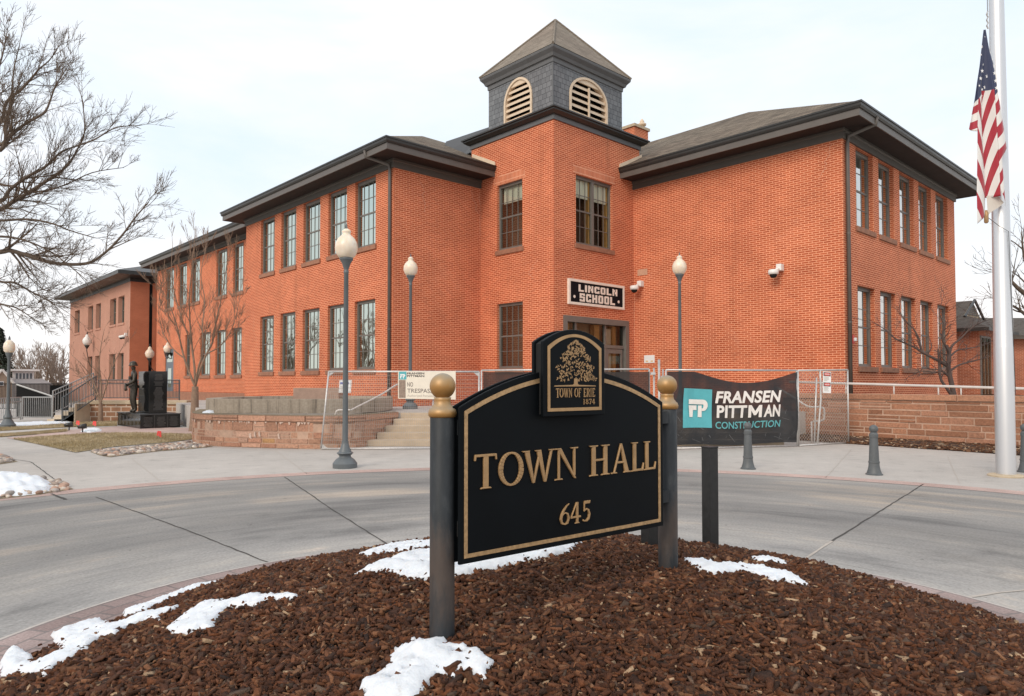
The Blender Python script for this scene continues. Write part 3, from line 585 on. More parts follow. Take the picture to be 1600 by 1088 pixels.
m=MB(); m.add([inv(x0-.6,38.4,zz-.05),inv(x0+9,38.4,zz-.05),inv(x0+9,42,z2),inv(x0-.6,42,z2),inv(x0-.6,45.6,zz-.05),inv(x0+9,45.6,zz-.05)],[(0,1,2,3),(3,2,5,4)]); m.box((x0-.6,38.3,zz-.25),(x0+9,38.397,zz-.04),inv); m.build('side_roof',bpy.data.materials['dark_shingle'],HX)
# ------------------------------------------------------------------ ground sheets
def sheet(name,pts,z,m,kind='structure',th=0):
    b=MB(); b.face([(x,y,z) for x,y in pts])
    if th:
        for (p,q) in zip(pts,pts[1:]+pts[:1]): b.face([(*p,z),(*q,z),(*q,z-th),(*p,z-th)])
    return tag(b.build(name,m),kind=kind)
def ring(name,c,r0,r1,z,m,n=120,kind='structure',polar_uv=False,r1f=None):
    b=MB(); A=[];B=[]
    for k in range(n+1):
        q=2*math.pi*k/n; rr=r1f(q) if r1f else r1
        A.append((c[0]+r0*math.cos(q),c[1]+r0*math.sin(q),z)); B.append((c[0]+rr*math.cos(q),c[1]+rr*math.sin(q),z))
    b.strip(A,B); o=b.build(name,m)
    if polar_uv:
        uvl=o.data.uv_layers[0].data
        for p in o.data.polygons:
            for li,(i,j) in zip(p.loop_indices,((0,0),(1,0),(1,1),(0,1))):
                uvl[li].uv=((p.index+i)*2*math.pi/n*(r0+r1)/2, r0+(r1-r0)*j)
    return tag(o,kind=kind)
IC=(.3,3.72); RC=(.5,3.65)
DIRT=ground_mat('dry_ground',[(.3,(.20,.155,.10)),(.7,(.30,.24,.16))],scale=.15,famt=.25)
sheet('ground',[(-900,-900),(900,-900),(900,900),(-900,900)],-.06,DIRT)
ring('road',RC,.5,9.45,0.,ROADM)
PINK=brick_mat('pink_pavers',(.48,.34,.30),(.54,.39,.345),(.44,.34,.30),bw=.22,rh=.11,ms=.008,stain=.2,bstr=.2)
PAVE=brick_mat('dusky_pavers',(.27,.20,.185),(.36,.28,.26),(.22,.185,.175),bw=.24,rh=.15,ms=.01,stain=.3,bstr=.5)
ring('paver_band',RC,9.40,9.80,.004,PINK,polar_uv=True)
ring('plaza',RC,9.78,62.,0.,CONC)
ring('island_pavers',IC,2.75,3.46,.02,PAVE,polar_uv=True)
ring('island_kerb',IC,3.46,3.50,.014,mat('pale_mortar_edge',(.50,.45,.41),.9,noise=(8,.2)))
JM=mat('joint_filler',(.06,.055,.05),.9); JP=mat('pale_joint_filler',(.46,.41,.36),.9,noise=(9,.2))
def joint(pts,wd=.016,m=None,z=.004):
    b=MB(); pts=[Vector(p[:2]) for p in pts]; fine=[]
    for a,c in zip(pts,pts[1:]):
        n=max(2,int((c-a).length/.15)); fine+=[a.lerp(c,k/n) for k in range(n)]
    fine.append(pts[-1]); A=[];B=[]
    for k,p in enumerate(fine):
        t=(fine[min(k+1,len(fine)-1)]-fine[max(k-1,0)]).normalized(); nn=Vector((-t.y,t.x)); p=p+nn*(rng.random()-.5)*.012; h=wd*(.6+.5*rng.random())/1
        A.append((*(p+nn*h/2),z)); B.append((*(p-nn*h/2),z))
    b.strip(A,B); return tag(b.build('road_joint',m or JM),kind='structure')
joint([G(1443,757),G(1300,846)],.022); joint([G(1300,846),G(1253,878)],.03,JP); joint([G(445,746),G(520,797),G(607,852)],.02); joint([G(150,777),G(300,832),G(420,880)],.018)
joint([G(1512,934),G(1560,927),G(1640,918)],.03,JP)
for q0,q1 in (((250,752),(205,716)),((480,741),(430,704)),((860,736),(880,704)),((1105,738),(1130,702)),((1290,747),(1330,703)),((1500,757),(1480,712))): joint([G(*q0),G(*q1)],.012,JP,.004)
joint([G(20,718),G(48,722),G(85,749)],.02,z=.004); joint([G(80,772),G(102,781)],.05,z=.006)
# far kerb lip along the ring left of the crossing
# ------------------------------------------------------------------ island: mulch mound, chips, snow
def mound(x,y):
    r=np.hypot(np.asarray(x)-.35,np.asarray(y)-3.75); rr=np.clip(1-(r/3.0)**2,0,None)
    return .02+.46*rr**.85+.035*(np.asarray(y)-3.75)*rr**.5+.018*np.sin(np.asarray(x)*3.1+1)*np.sin(np.asarray(y)*2.7)*np.clip(rr*3,0,1)
def GM(px,py):
    z=.3
    for _ in range(12):
        x,y,_z=G(px,py,z); z=.5*z+.5*float(mound(x,y))
    return x,y
b=MB(); n,kr=90,30; i0=0
rows=[]
for k in range(kr+1):
    r=3.0*k/kr; rows.append([(.35+r*math.cos(2*math.pi*j/n),3.75+r*math.sin(2*math.pi*j/n)) for j in range(n+1)])
for A,B_ in zip(rows,rows[1:]):
    b.strip([(x,y,float(mound(x,y))-.012) for x,y in A],[(x,y,float(mound(x,y))-.012) for x,y in B_])
tag(b.build('mulch_mound',mat('dark_mulch_soil',(.035,.02,.013),.95,noise=(30,.5),bump=(60,1.)),smooth=True),kind='structure')
CHIP=attr_mat('bark_chip',.92,70.,.35,.5,120.)
NC=140000
u_=nr.random(NC*2); q=nr.random(NC*2)*2*np.pi; r=3.22*np.sqrt(u_); x=.35+r*np.cos(q); y=3.75+r*np.sin(q)
edge=2.93+.07*np.sin(q*7)+.06*np.sin(q*17+1)+.05*nr.standard_normal(NC*2)
k=(r<edge)&(y>1.2)&(np.abs(x)<y*.83+.3)
x,y=x[k][:NC],y[k][:NC]; n=len(x)
z=mound(x,y)
L=.009+.028*nr.random(n)**2.; big=nr.random(n)<.05; L[big]*=1.5; twig=nr.random(n)<.05
Wd=L*(.22+.34*nr.random(n)); Tk=.003+.006*nr.random(n); L[twig]*=1.2; Wd[twig]=.0045+.003*nr.random(twig.sum()); 
base=np.array([[-1,-1,-1],[1,-1,-1],[1,1,-1],[-1,1,-1],[-1,-1,1],[1,-1,1],[1,1,1],[-1,1,1]],float)
V=base[None]*np.stack([L,Wd,Tk],1)[:,None,:]
V*=1+.35*(nr.random((n,8,3))-.5); V[:,[0,3,4,7],1]*=(.45+.6*nr.random((n,1))); V[:,[1,2,5,6],1]*=(.35+.65*nr.random((n,1)))
V[:,:,2]+= (V[:,:,0]/L[:,None])**2*(L*.12*nr.standard_normal(n))[:,None]
yaw=nr.random(n)*2*np.pi; ti=.32*nr.standard_normal(n); tj=.35*nr.standard_normal(n)
def rot(V,ax,a):
    c,s=np.cos(a)[:,None],np.sin(a)[:,None]; i,j=[(1,2),(2,0),(0,1)][ax]; A,B_=V[:,:,i].copy(),V[:,:,j].copy(); V[:,:,i]=c*A-s*B_; V[:,:,j]=s*A+c*B_
rot(V,0,ti); rot(V,1,tj); rot(V,2,yaw)
V+=np.stack([x,y,z+.022*nr.random(n)],1)[:,None,:]
pal=np.array([[.115,.050,.026],[.165,.075,.038],[.085,.040,.024],[.21,.105,.055],[.135,.055,.024],[.15,.105,.075],[.26,.145,.08],[.06,.035,.025]])
ci=nr.choice(8,n,p=[.22,.2,.17,.1,.15,.05,.05,.06]); col=pal[ci]*np.array([1.04,.92,.86])*(.36+.70*nr.random((n,1)))
pale=nr.random(n)<.018; col[pale]=np.array([.46,.31,.19])*(.7+.4*nr.random((pale.sum(),1)))
Fb=np.array([[3,2,1,0],[4,5,6,7],[0,1,5,4],[1,2,6,5],[2,3,7,6],[3,0,4,7]])
Fq=(np.arange(n)[:,None,None]*8+Fb[None]).reshape(-1,4)
tag(np_mesh('bark_mulch',V.reshape(-1,3),Fq,CHIP,np.repeat(col,8,0)),kind='stuff')
# snow
SNOW=bpy.data.materials.new('snow')
def _snow():
    m=SNOW; m.use_nodes=True; t=m.node_tree; b=t.nodes['Principled BSDF']; b.inputs['Base Color'].default_value=(.76,.79,.83,1); b.inputs['Roughness'].default_value=.6
    b.inputs['Subsurface Weight'].default_value=.25; b.inputs['Subsurface Radius'].default_value=(.02,.025,.03); b.inputs['Subsurface Scale'].default_value=.4
    tc=t.nodes.new('ShaderNodeTexCoord'); nd=N(t,'ShaderNodeTexNoise',Scale=9.,Detail=9.,Roughness=.75); t.links.new(tc.outputs['Object'],nd.inputs['Vector']); t.links.new(ramp(t,nd.outputs[0],[(.28,(.52,.50,.48)),(.40,(.74,.76,.79)),(.7,(.79,.82,.86))]),b.inputs['Base Color']); n=N(t,'ShaderNodeTexNoise',Scale=70.,Detail=6.,Roughness=.7); t.links.new(tc.outputs['Object'],n.inputs['Vector'])
    bp=N(t,'ShaderNodeBump',Strength=.45,Distance=.015); t.links.new(n.outputs[0],bp.inputs['Height']); t.links.new(bp.outputs[0],b.inputs['Normal'])
_snow()
def snow(label,poly,surf,th=.04,step=.015,group='snow patches on the bark mound',holes=0):
    P=np.array(poly); 
    # refine outline with small wiggle
    out=[]
    for a,c in zip(P,np.roll(P,-1,0)):
        m_=max(1,int(np.hypot(*(c-a))/(step*1.6)))
        for k in range(m_): out.append(a+(c-a)*k/m_+nr.standard_normal(2)*step*.28)
    P=np.array(out); x0,y0=P.min(0)-step; x1,y1=P.max(0)+step
    gx,gy=np.meshgrid(np.arange(x0,x1,step),np.arange(y0,y1,step),indexing='ij'); q=np.stack([gx.ravel(),gy.ravel()],1)
    ins=np.zeros(len(q),bool); dist=np.full(len(q),9.)
    for a,c in zip(P,np.roll(P,-1,0)):
        cond=((a[1]>q[:,1])!=(c[1]>q[:,1])); xx=(c[0]-a[0])*(q[:,1]-a[1])/(c[1]-a[1]+1e-12)+a[0]; ins^=cond&(q[:,0]<xx)
        e=c-a; t=np.clip(((q-a)@e)/(e@e+1e-12),0,1); dist=np.minimum(dist,np.hypot(*(q-a-t[:,None]*e).T))
    sd=np.where(ins,dist,-dist)
    h=th*(1-np.exp(-np.clip(sd,0,None)/(th*.9)))*(.75+.35*np.sin(q[:,0]*13+q[:,1]*7)*np.sin(q[:,1]*11-q[:,0]*5)+.25*np.sin(q[:,0]*31)*np.sin(q[:,1]*27))+.004*nr.standard_normal(len(q))
    if holes:
        for _ in range(holes):
            c=q[ins][nr.integers(ins.sum())]; dd=np.hypot(*(q-c).T); h-=th*1.3*np.exp(-(dd/.022)**2)
    z=surf(q[:,0],q[:,1])+.027+np.where(sd>-step*.2,h,-.035)
    nx,ny=gx.shape; idx=np.arange(nx*ny).reshape(nx,ny); keep=(sd.reshape(nx,ny)>-step*1.45)
    f=np.stack([idx[:-1,:-1],idx[1:,:-1],idx[1:,1:],idx[:-1,1:]],-1); kk=keep[:-1,:-1]&keep[1:,:-1]&keep[1:,1:]&keep[:-1,1:]
    f=f[kk]; use=np.unique(f); re=np.full(nx*ny,-1); re[use]=np.arange(len(use))
    c=np.array([q[use,0].mean(),q[use,1].mean(),float(surf(q[use,0].mean(),q[use,1].mean()))])
    o=np_mesh('snow_patch',np.c_[q[use],z[use]]-c,re[f],SNOW,smooth=True); o.location=c
    return tag(o,label,'snow',group)
Z6=lambda L:[GM(x/3.2,760+y/3.2) for x,y in L]
snow('long curved snow drift along the left edge of the bark mound beside the pavers',Z6([(10,885),(30,845),(70,822),(110,835),(165,868),(150,885),(185,895),(250,875),(300,840),(295,790),(270,745),(340,725),(490,672),(530,690),(562,706),(640,690),(760,650),(890,615),(895,622),(800,665),(790,697),(755,678),(735,685),(640,715),(580,760),(500,775),(440,830),(380,870),(280,915),(215,978),(200,950),(140,972),(60,945),(20,940)]),mound,.026)
snow('boot shaped snow patch on the left flank of the bark mound',Z6([(820,742),(870,700),(940,650),(1000,612),(1060,590),(1110,587),(1150,600),(1220,570),(1300,562),(1380,562),(1490,564),(1470,582),(1330,590),(1290,615),(1140,630),(1110,650),(1080,690),(1060,735),(1000,748),(870,770)]),mound,.032)
snow('narrow snow strip between the island pavers and the left slope of the bark',Z6([(630,628),(760,588),(900,532),(1000,502),(1090,476),(1095,486),(1000,517),(900,548),(800,592),(740,632),(690,652),(650,668)]),mound,.03)
snow('broad snow patch behind the near post under the town hall sign',[GM(*p) for p in ((556,903),(600,885),(650,868),(720,862),(800,858),(850,853),(915,851),(890,868),(850,878),(800,888),(760,898),(715,907),(690,912),(640,910),(600,900))],mound,.04,holes=5)
snow('thin broken snow sliver at the back edge of the mound left of the sign',[GM(*p) for p in ((560,872),(600,858),(650,851),(690,851),(680,858),(640,866),(600,870),(575,876))],mound,.02,holes=6)
Z5=lambda L:[GM(500+x/5.333,960+y/5.333) for x,y in L]
snow('lumpy snow patch in front of the near sign post at the bottom edge',Z5([(330,620),(450,577),(560,482),(602,470),(550,430),(620,342),(720,300),(770,242),(830,247),(880,267),(960,262),(1000,228),(1050,265),(1060,290),(1210,307),(1260,342),(1330,352),(1435,447),(1390,480),(1385,592),(1300,560),(1240,490),(1150,512),(1140,562),(1080,577),(1070,520),(980,542),(900,612),(850,685),(760,800),(360,800)]),mound,.04,.015,holes=5)
Z7=lambda L:[GM(1000+x/2.667,780+y/2.667) for x,y in L]
snow('wavy snow ridge on the bark to the right of the far sign post',Z7([(180,264),(260,272),(330,292),(450,294),(560,322),(640,337),(700,367),(708,382),(660,375),(600,358),(570,365),(520,345),(440,317),(380,320),(310,330),(250,317),(200,287)]),mound,.032)
snow('small snow sliver near the right rim of the bark mound',Z7([(460,257),(560,267),(620,279),(610,285),(540,281),(480,273)]),mound,.025)
# ------------------------------------------------------------------ town hall sign
PP0,PP1=Vector((-.2846,3.23)),Vector((.9703,4.22)); E2=(PP1-PP0).normalized(); N2=Vector((E2.y,-E2.x)); SL=(PP1-PP0).length
SB=lambda s,d,z:(PP0.x+E2.x*s+N2.x*d,PP0.y+E2.y*s+N2.y*d,z)      # s along the sign, d toward the viewer
sg=thing('town_hall_sign','black and gold arched TOWN HALL sign on two ball topped posts in the bark mound','sign',((PP0.x+PP1.x)/2,(PP0.y+PP1.y)/2,.4))
ENAM=mat('black_enamel',(.0035,.005,.0065),.55,noise=(2.5,.3),spec=.12)
GOLD=mat('aged_gold',(.43,.265,.125),.42,metal=.3,noise=(16,.22))
def gold_ball_mat():
    m=bpy.data.materials.new('greyed_gold_ball'); m.use_nodes=True; t=m.node_tree; b=t.nodes['Principled BSDF']
    tc=t.nodes.new('ShaderNodeTexCoord'); n=N(t,'ShaderNodeTexNoise',Scale=22.,Detail=9.,Roughness=.7); t.links.new(tc.outputs['Object'],n.inputs['Vector'])
    ge=t.nodes.new('ShaderNodeNewGeometry'); sp=t.nodes.new('ShaderNodeSeparateXYZ'); t.links.new(tc.outputs['Normal'],sp.inputs[0])
    f=mth(t,'ADD',mth(t,'MULTIPLY',sp.outputs[2],.55),mth(t,'MULTIPLY',n.outputs[0],.6))      # greyer towards the upward side
    t.links.new(ramp(t,f,[(.25,(.40,.21,.065)),(.55,(.40,.26,.13)),(.85,(.33,.28,.21))]),b.inputs['Base Color'])
    b.inputs['Metallic'].default_value=.4; t.links.new(mth(t,'MULTIPLY_ADD',n.outputs[0],.3,.33),b.inputs['Roughness']); return m
GBALL=gold_ball_mat()
def post_mat():
    m=bpy.data.materials.new('weathered_post_paint'); m.use_nodes=True; t=m.node_tree; b=t.nodes['Principled BSDF']
    tc=t.nodes.new('ShaderNodeTexCoord'); mp=t.nodes.new('ShaderNodeMapping'); mp.inputs['Scale'].default_value=(1,1,.3); t.links.new(tc.outputs['Object'],mp.inputs[0])
    n=N(t,'ShaderNodeTexNoise',Scale=14.,Detail=9.,Roughness=.7); t.links.new(mp.outputs[0],n.inputs['Vector'])
    c=ramp(t,n.outputs[0],[(.3,(.018,.021,.024)),(.55,(.030,.034,.038)),(.75,(.065,.07,.072))])
    n2=N(t,'ShaderNodeTexNoise',Scale=4.,Detail=8.,Roughness=.75); t.links.new(mp.outputs[0],n2.inputs['Vector'])
    sp=t.nodes.new('ShaderNodeSeparateXYZ'); t.links.new(tc.outputs['Object'],sp.inputs[0])
    band=ramp(t,mth(t,'ADD',mth(t,'MULTIPLY',sp.outputs[2],.5),mth(t,'MULTIPLY',n2.outputs[0],.5)),[(.28,0.),(.38,1.),(.44,.8),(.52,0.)])
    c=mixc(t,mth(t,'MULTIPLY',band,.45),c,(.13,.085,.06))                                        # rusty splash mark
    t.links.new(c,b.inputs['Base Color']); b.inputs['Roughness'].default_value=.55; b.inputs['Specular IOR Level'].default_value=.3; return m
POSTM=post_mat()
for P in (PP0,PP1):
    zb=float(mound(P.x,P.y))-.15
    m=MB(); m.lathe([(.057,zb),(.057,1.44),(.053,1.445)],(P.x,P.y,0),28); po=m.build('post',POSTM,sg,auto=40); po['_org']=sg['_org']
    m=MB(); m.lathe([(.057,1.4405),(.064,1.447),(.066,1.462),(.061,1.478),(.052,1.484),(.048,1.492),(.040,1.50),(.037,1.52),(.040,1.532)],(P.x,P.y,0),28); m.build('collar',GBALL,po,smooth=True)
    m=MB(); m.lathe([(.0595*math.sin(max(.02,math.pi-a_)),1.583-.0+.0595*math.cos(math.pi-a_)) for a_ in [math.pi*k/20 for k in range(1,20)]]+[(.001,1.6425)],(P.x,P.y,0),28); m.build('ball_finial',GBALL,po,smooth=True)
par=lambda s,base,rise,s0=.025,s1=1.435:base+rise*(1-((s-(s0+s1)/2)/((s1-s0)/2))**2)
def board_outline(ins,zb,zs,rise):
    s0,s1=.025+ins,1.435-ins; return [(s0,zb+ins)]+[(s1,zb+ins)]+[(s1-(s1-s0)*k/28,par(s1-(s1-s0)*k/28,zs-ins*1.2,rise)) for k in range(29)]
fr=lambda a,b_,d:SB(a,d,b_)
for d0,d1 in ((.085,.10),(.03,.045)):
    m=MB(); m.prism(board_outline(0,.785,1.488,.182),fr,d0,d1); bo=m.build('board',ENAM,sg,bevel=.004); bo['_org']=sg['_org']
    if d0>0: BOARD=bo
m=MB(); m.prism(board_outline(.035,.785,1.488,.182),fr,.045,.085); m.build('core_panel',BLACK,sg)
def band(mb,o1,o2,d0,d1):
    n=len(o1)
    for k in range(n):
        a,b_,c,d_=o1[k],o1[(k+1)%n],o2[(k+1)%n],o2[k]
        mb.face([fr(*a,d1),fr(*b_,d1),fr(*c,d1),fr(*d_,d1)]); mb.face([fr(*a,d0),fr(*b_,d0),fr(*b_,d1),fr(*a,d1)]); mb.face([fr(*d_,d0),fr(*c,d0),fr(*c,d1),fr(*d_,d1)])
m=MB(); band(m,board_outline(.026,.785,1.488,.182),board_outline(.044,.785,1.488,.182),.0995,.103)
m.build('border',mat('chipped_gold',(.47,.30,.15),.45,metal=.3,noise=(45,.38)),BOARD)
# crest panel
def crest_outline(ins):
    s0,s1=.487+ins,.912-ins; return [(s0,1.432+ins),(s1,1.432+ins)]+[(s1-(s1-s0)*k/20,1.800-ins*.9+.066*(1-(2*k/20-1)**2)) for k in range(21)]
m=MB(); m.prism(crest_outline(0),fr,.122,.145); CR=m.build('crest_panel',ENAM,sg,bevel=.004); CR['_org']=sg['_org']
m=MB(); m.prism(crest_outline(0),fr,.055,.075); m.build('crest_panel',ENAM,sg,bevel=.004)
m=MB(); m.prism(crest_outline(.012),fr,.075,.122); m.build('core_panel',BLACK,sg)
m=MB(); band(m,crest_outline(.026),crest_outline(.042),.1445,.148); m.build('border',GOLD,CR)
for s_ in (0,SL):
    for z in (.9,1.36):
        m=MB(); i0,i1=(.05,.1) if s_==0 else (SL-.16,SL-.05); m.box((i0,-.02,z),(i1,.05,z+.07),lambda a,d,z:SB(a,d,z)); m.build('bracket',POSTM,sg)
# serif capitals as strokes: list of polygons in a unit box (0..1, 0..1)
def stroke(pts,ws):
    out=[]; pts=[Vector(p) for p in pts]; L=[];Rr=[]
    for k,p in enumerate(pts):
        t=(pts[min(k+1,len(pts)-1)]-pts[max(k-1,0)]).normalized(); n=Vector((-t.y,t.x)); w_=ws[k] if hasattr(ws,'__len__') else ws
        L.append(p+n*w_/2); Rr.append(p-n*w_/2)
    return [[tuple(L[k]),tuple(L[k+1]),tuple(Rr[k+1]),tuple(Rr[k])] for k in range(len(pts)-1)]
rc=lambda a,b_,c,d_:[(a,b_),(c,b_),(c,d_),(a,d_)]
def ser(x,y,wd,up): # slab with bracket: a flattened trapezoid
    h=.045; return [(x-wd/2,y),(x+wd/2,y),(x+wd/2*.8,y+h*up),(x-wd/2*.8,y+h*up)]
def ell(cx,cy,rx,ry,wt,wn,n=28,a0=0,a1=360):
    pts=[];ws=[]
    for k in range(n+1):
        q=R(a0+(a1-a0)*k/n); pts.append((cx+rx*math.cos(q),cy+ry*math.sin(q))); ws.append(wn+(wt-wn)*abs(math.cos(q))**1.3)
    return stroke(pts,ws)
def serif_glyph(c):
    T=.20; t=.075
    if c=='T': return [rc(.40,.02,.62,.97),rc(.03,.925,.97,1),[(.0,.82),(.06,.82),(.09,.96),(.02,1)],[(1,.82),(.94,.82),(.91,.96),(.98,1)],ser(.51,0,.5,1)]
    if c=='O': return ell(.5,.5,.42,.475,.17,.06)
    if c=='W': return [[(.05,1),(.2,1),(.36,.0),(.30,.0)],[(.30,.0),(.36,.0),(.545,.86),(.50,.93)],[(.42,1),(.56,1),(.72,.0),(.655,.0)],[(.655,.0),(.72,.0),(.93,1),(.87,1)],ser(.1,1,.24,-1),ser(.47,1,.2,-1),ser(.9,1,.2,-1)]
    if c=='N': return [rc(.15,.02,.23,.97),[(.1,1),(.28,1),(.92,.0),(.84,.0)],rc(.80,.1,.88,.97),ser(.18,0,.34,1),ser(.84,1,.34,-1),ser(.12,1,.26,-1)]
    if c=='H': return [rc(.15,.02,.32,.98),rc(.70,.02,.87,.98),rc(.3,.48,.72,.55),ser(.23,0,.42,1),ser(.23,1,.42,-1),ser(.78,0,.42,1),ser(.78,1,.42,-1)]
    if c=='A': return [[(.12,.02),(.19,.02),(.52,.94),(.47,1)],[(.68,.02),(.88,.02),(.54,1),(.45,1)],rc(.28,.33,.70,.40),ser(.15,0,.3,1),ser(.8,0,.38,1)]
    if c=='L': return [rc(.2,.02,.42,.98),rc(.3,.0,.92,.075),[(.84,.03),(.95,.0),(1,.27),(.95,.27)],ser(.31,1,.5,-1),ser(.28,0,.45,1)]
    if c=='F': return [rc(.2,.02,.42,.98),rc(.1,.925,.92,1),rc(.4,.48,.72,.55),[(.86,.95),(.93,1),(.93,.74),(.88,.74)],ser(.31,0,.5,1)]
    if c=='E': return [rc(.2,.02,.42,.98),rc(.1,.925,.9,1),rc(.4,.48,.72,.55),rc(.1,.0,.92,.075),[(.85,.95),(.92,1),(.92,.76),(.87,.76)],[(.85,.04),(.93,0),(.98,.26),(.93,.26)]]
    if c=='R': return [rc(.15,.02,.35,.98),ser(.25,0,.42,1)]+stroke([(.1,.965),(.5,.965),(.68,.9),(.74,.74),(.66,.57),(.45,.5),(.3,.5)],[.06,.06,.13,.18,.13,.06,.06])+[[(.45,.5),(.62,.52),(.98,.0),(.78,.0)]]
    if c=='I': return [rc(.36,.02,.64,.98),ser(.5,0,.8,1),ser(.5,1,.8,-1)]
    if c=='6': return stroke([(.88,.98),(.66,.88),(.42,.70),(.24,.47),(.18,.3),(.26,.12),(.5,.04),(.74,.12),(.84,.3),(.76,.5),(.55,.58),(.36,.53),(.24,.42)],[.03,.07,.12,.16,.17,.12,.06,.12,.17,.12,.06,.05,.03])
    if c=='4': return [[(.58,1),(.68,1),(.16,.36),(.04,.30)],rc(.04,.26,.98,.35),rc(.56,.02,.74,1),ser(.65,0,.42,1)]
    if c=='5': return [[(.28,.86),(.86,.86),(.94,1),(.30,1)],[(.24,.5),(.31,.5),(.36,.95),(.28,.95)]]+stroke([(.26,.53),(.5,.62),(.72,.54),(.82,.36),(.74,.16),(.5,.05),(.28,.05),(.14,.1)],[.05,.08,.13,.18,.15,.08,.07,.09])
    if c=='1': return [rc(.40,.02,.62,.98),ser(.51,0,.56,1),[(.22,.84),(.24,.8),(.5,.9),(.5,1)]]
    if c=='8': return ell(.5,.74,.25,.215,.14,.06,20)+ell(.5,.28,.32,.24,.16,.06,20)
    if c=='7': return [rc(.08,.88,.94,1),[(.8,.9),(.94,.94),(.52,.0),(.34,.0)],[(.08,.72),(.13,.72),(.16,.9),(.08,.9)]]
    return []
def letters(mb,txt,x0,x1,zb,h,d,th,rel={'I':.5,'L':.78,'W':1.35,'O':1.05,'1':.75,' ':.5,'E':.85,'F':.82,'T':.9},gap=.1):
    ws=[rel.get(c,1.) for c in txt]; tot=sum(ws)+gap*(len(ws)-1); sx=(x1-x0)/tot; x=0
    for c,wd in zip(txt,ws):
        glyph(mb,c,x0+x*sx,x0+(x+wd)*sx,zb,h,d,th); x+=wd+gap
def glyph(mb,c,a0,a1,zb,h,d,th):
    for k,po in enumerate(serif_glyph(c)): mb.prism([(a0+(a1-a0)*p,zb+h*q) for p,q in po],fr,d,d+th+(k%7)*.00035)
for word in ((('T',.103,.232),('O',.243,.392),('W',.388,.595),('N',.592,.755)),(('H',.832,.99),('A',.998,1.157),('L',1.152,1.262),('L',1.255,1.364))):
    m=MB()
    for c,a0,a1 in word: glyph(m,c,a0,a1,1.113,.158,.0995,.010)
    m.build('lettering',GOLD,BOARD,bevel=.0022)
m=MB()
for c,a0,a1 in (('6',.622,.703),('4',.700,.775),('5',.780,.848)): glyph(m,c,a0,a1,.884,.107,.0995,.009)
m.build('house_number',GOLD,BOARD,bevel=.002)
m=MB(); letters(m,'TOWN OF ERIE',.568,.838,1.526,.045,.1445,.003); m.build('lettering',GOLD,CR)
m=MB(); letters(m,'1874',.752,.838,1.489,.027,.1445,.003); m.build('year_lettering',GOLD,CR)
m=MB(); m.prism([(.555,1.580),(.845,1.580),(.842,1.584),(.725,1.588),(.716,1.592),(.714,1.62),(.692,1.62),(.690,1.592),(.68,1.588),(.56,1.585)],fr,.1445,.1475)
for k in range(560):
    tz=rng.random(); z=1.606+.205*tz; hw=.146*max(0.,1-tz**2.1)**.8*(.86+.14*math.sin(tz*23+rng.random()*.8))+.004; s_=.703+hw*(2*rng.random()-1)
    if rng.random()<.45*max(0,1-(abs(s_-.703)/hw)*1.4) : continue
    a_=rng.random()*math.pi; l=.0045+.0055*rng.random(); w_=.0022+.0022*rng.random(); ca,sa=math.cos(a_),math.sin(a_)
    m.face([fr(s_+l*ca*p-w_*sa*q,z+l*sa*p+w_*ca*q,.1464+.0004*(k%6)) for p,q in ((-1,0),(0,-1),(1,0),(0,1))])
m.build('tree_emblem',GOLD,CR)
# short square stubs behind the sign
STUB=mat('black_stub_paint',(.018,.018,.018),.5,noise=(20,.5))
for (px,Y,zt,lb) in ((1108,5.8,1.064,'taller black square stub post standing on the mound right of the sign'),(1014,5.2,.72,'black square stub post half hidden behind the sign board')):
    x=AT(px,600,Y)[0]; zb=float(mound(x,Y))-.1
    t=thing('stub_post',lb,'post',(x,Y,zb),rz=.5)
    m=MB(); m.box((x-.047,Y-.047,zb),(x+.047,Y+.047,zt)); m.build('post',STUB,t,bevel=.004)
    m=MB(); m.box((x-.05,Y-.05,zt+.0005),(x+.05,Y+.05,zt+.012)); m.build('cap',STUB,t,bevel=.003)
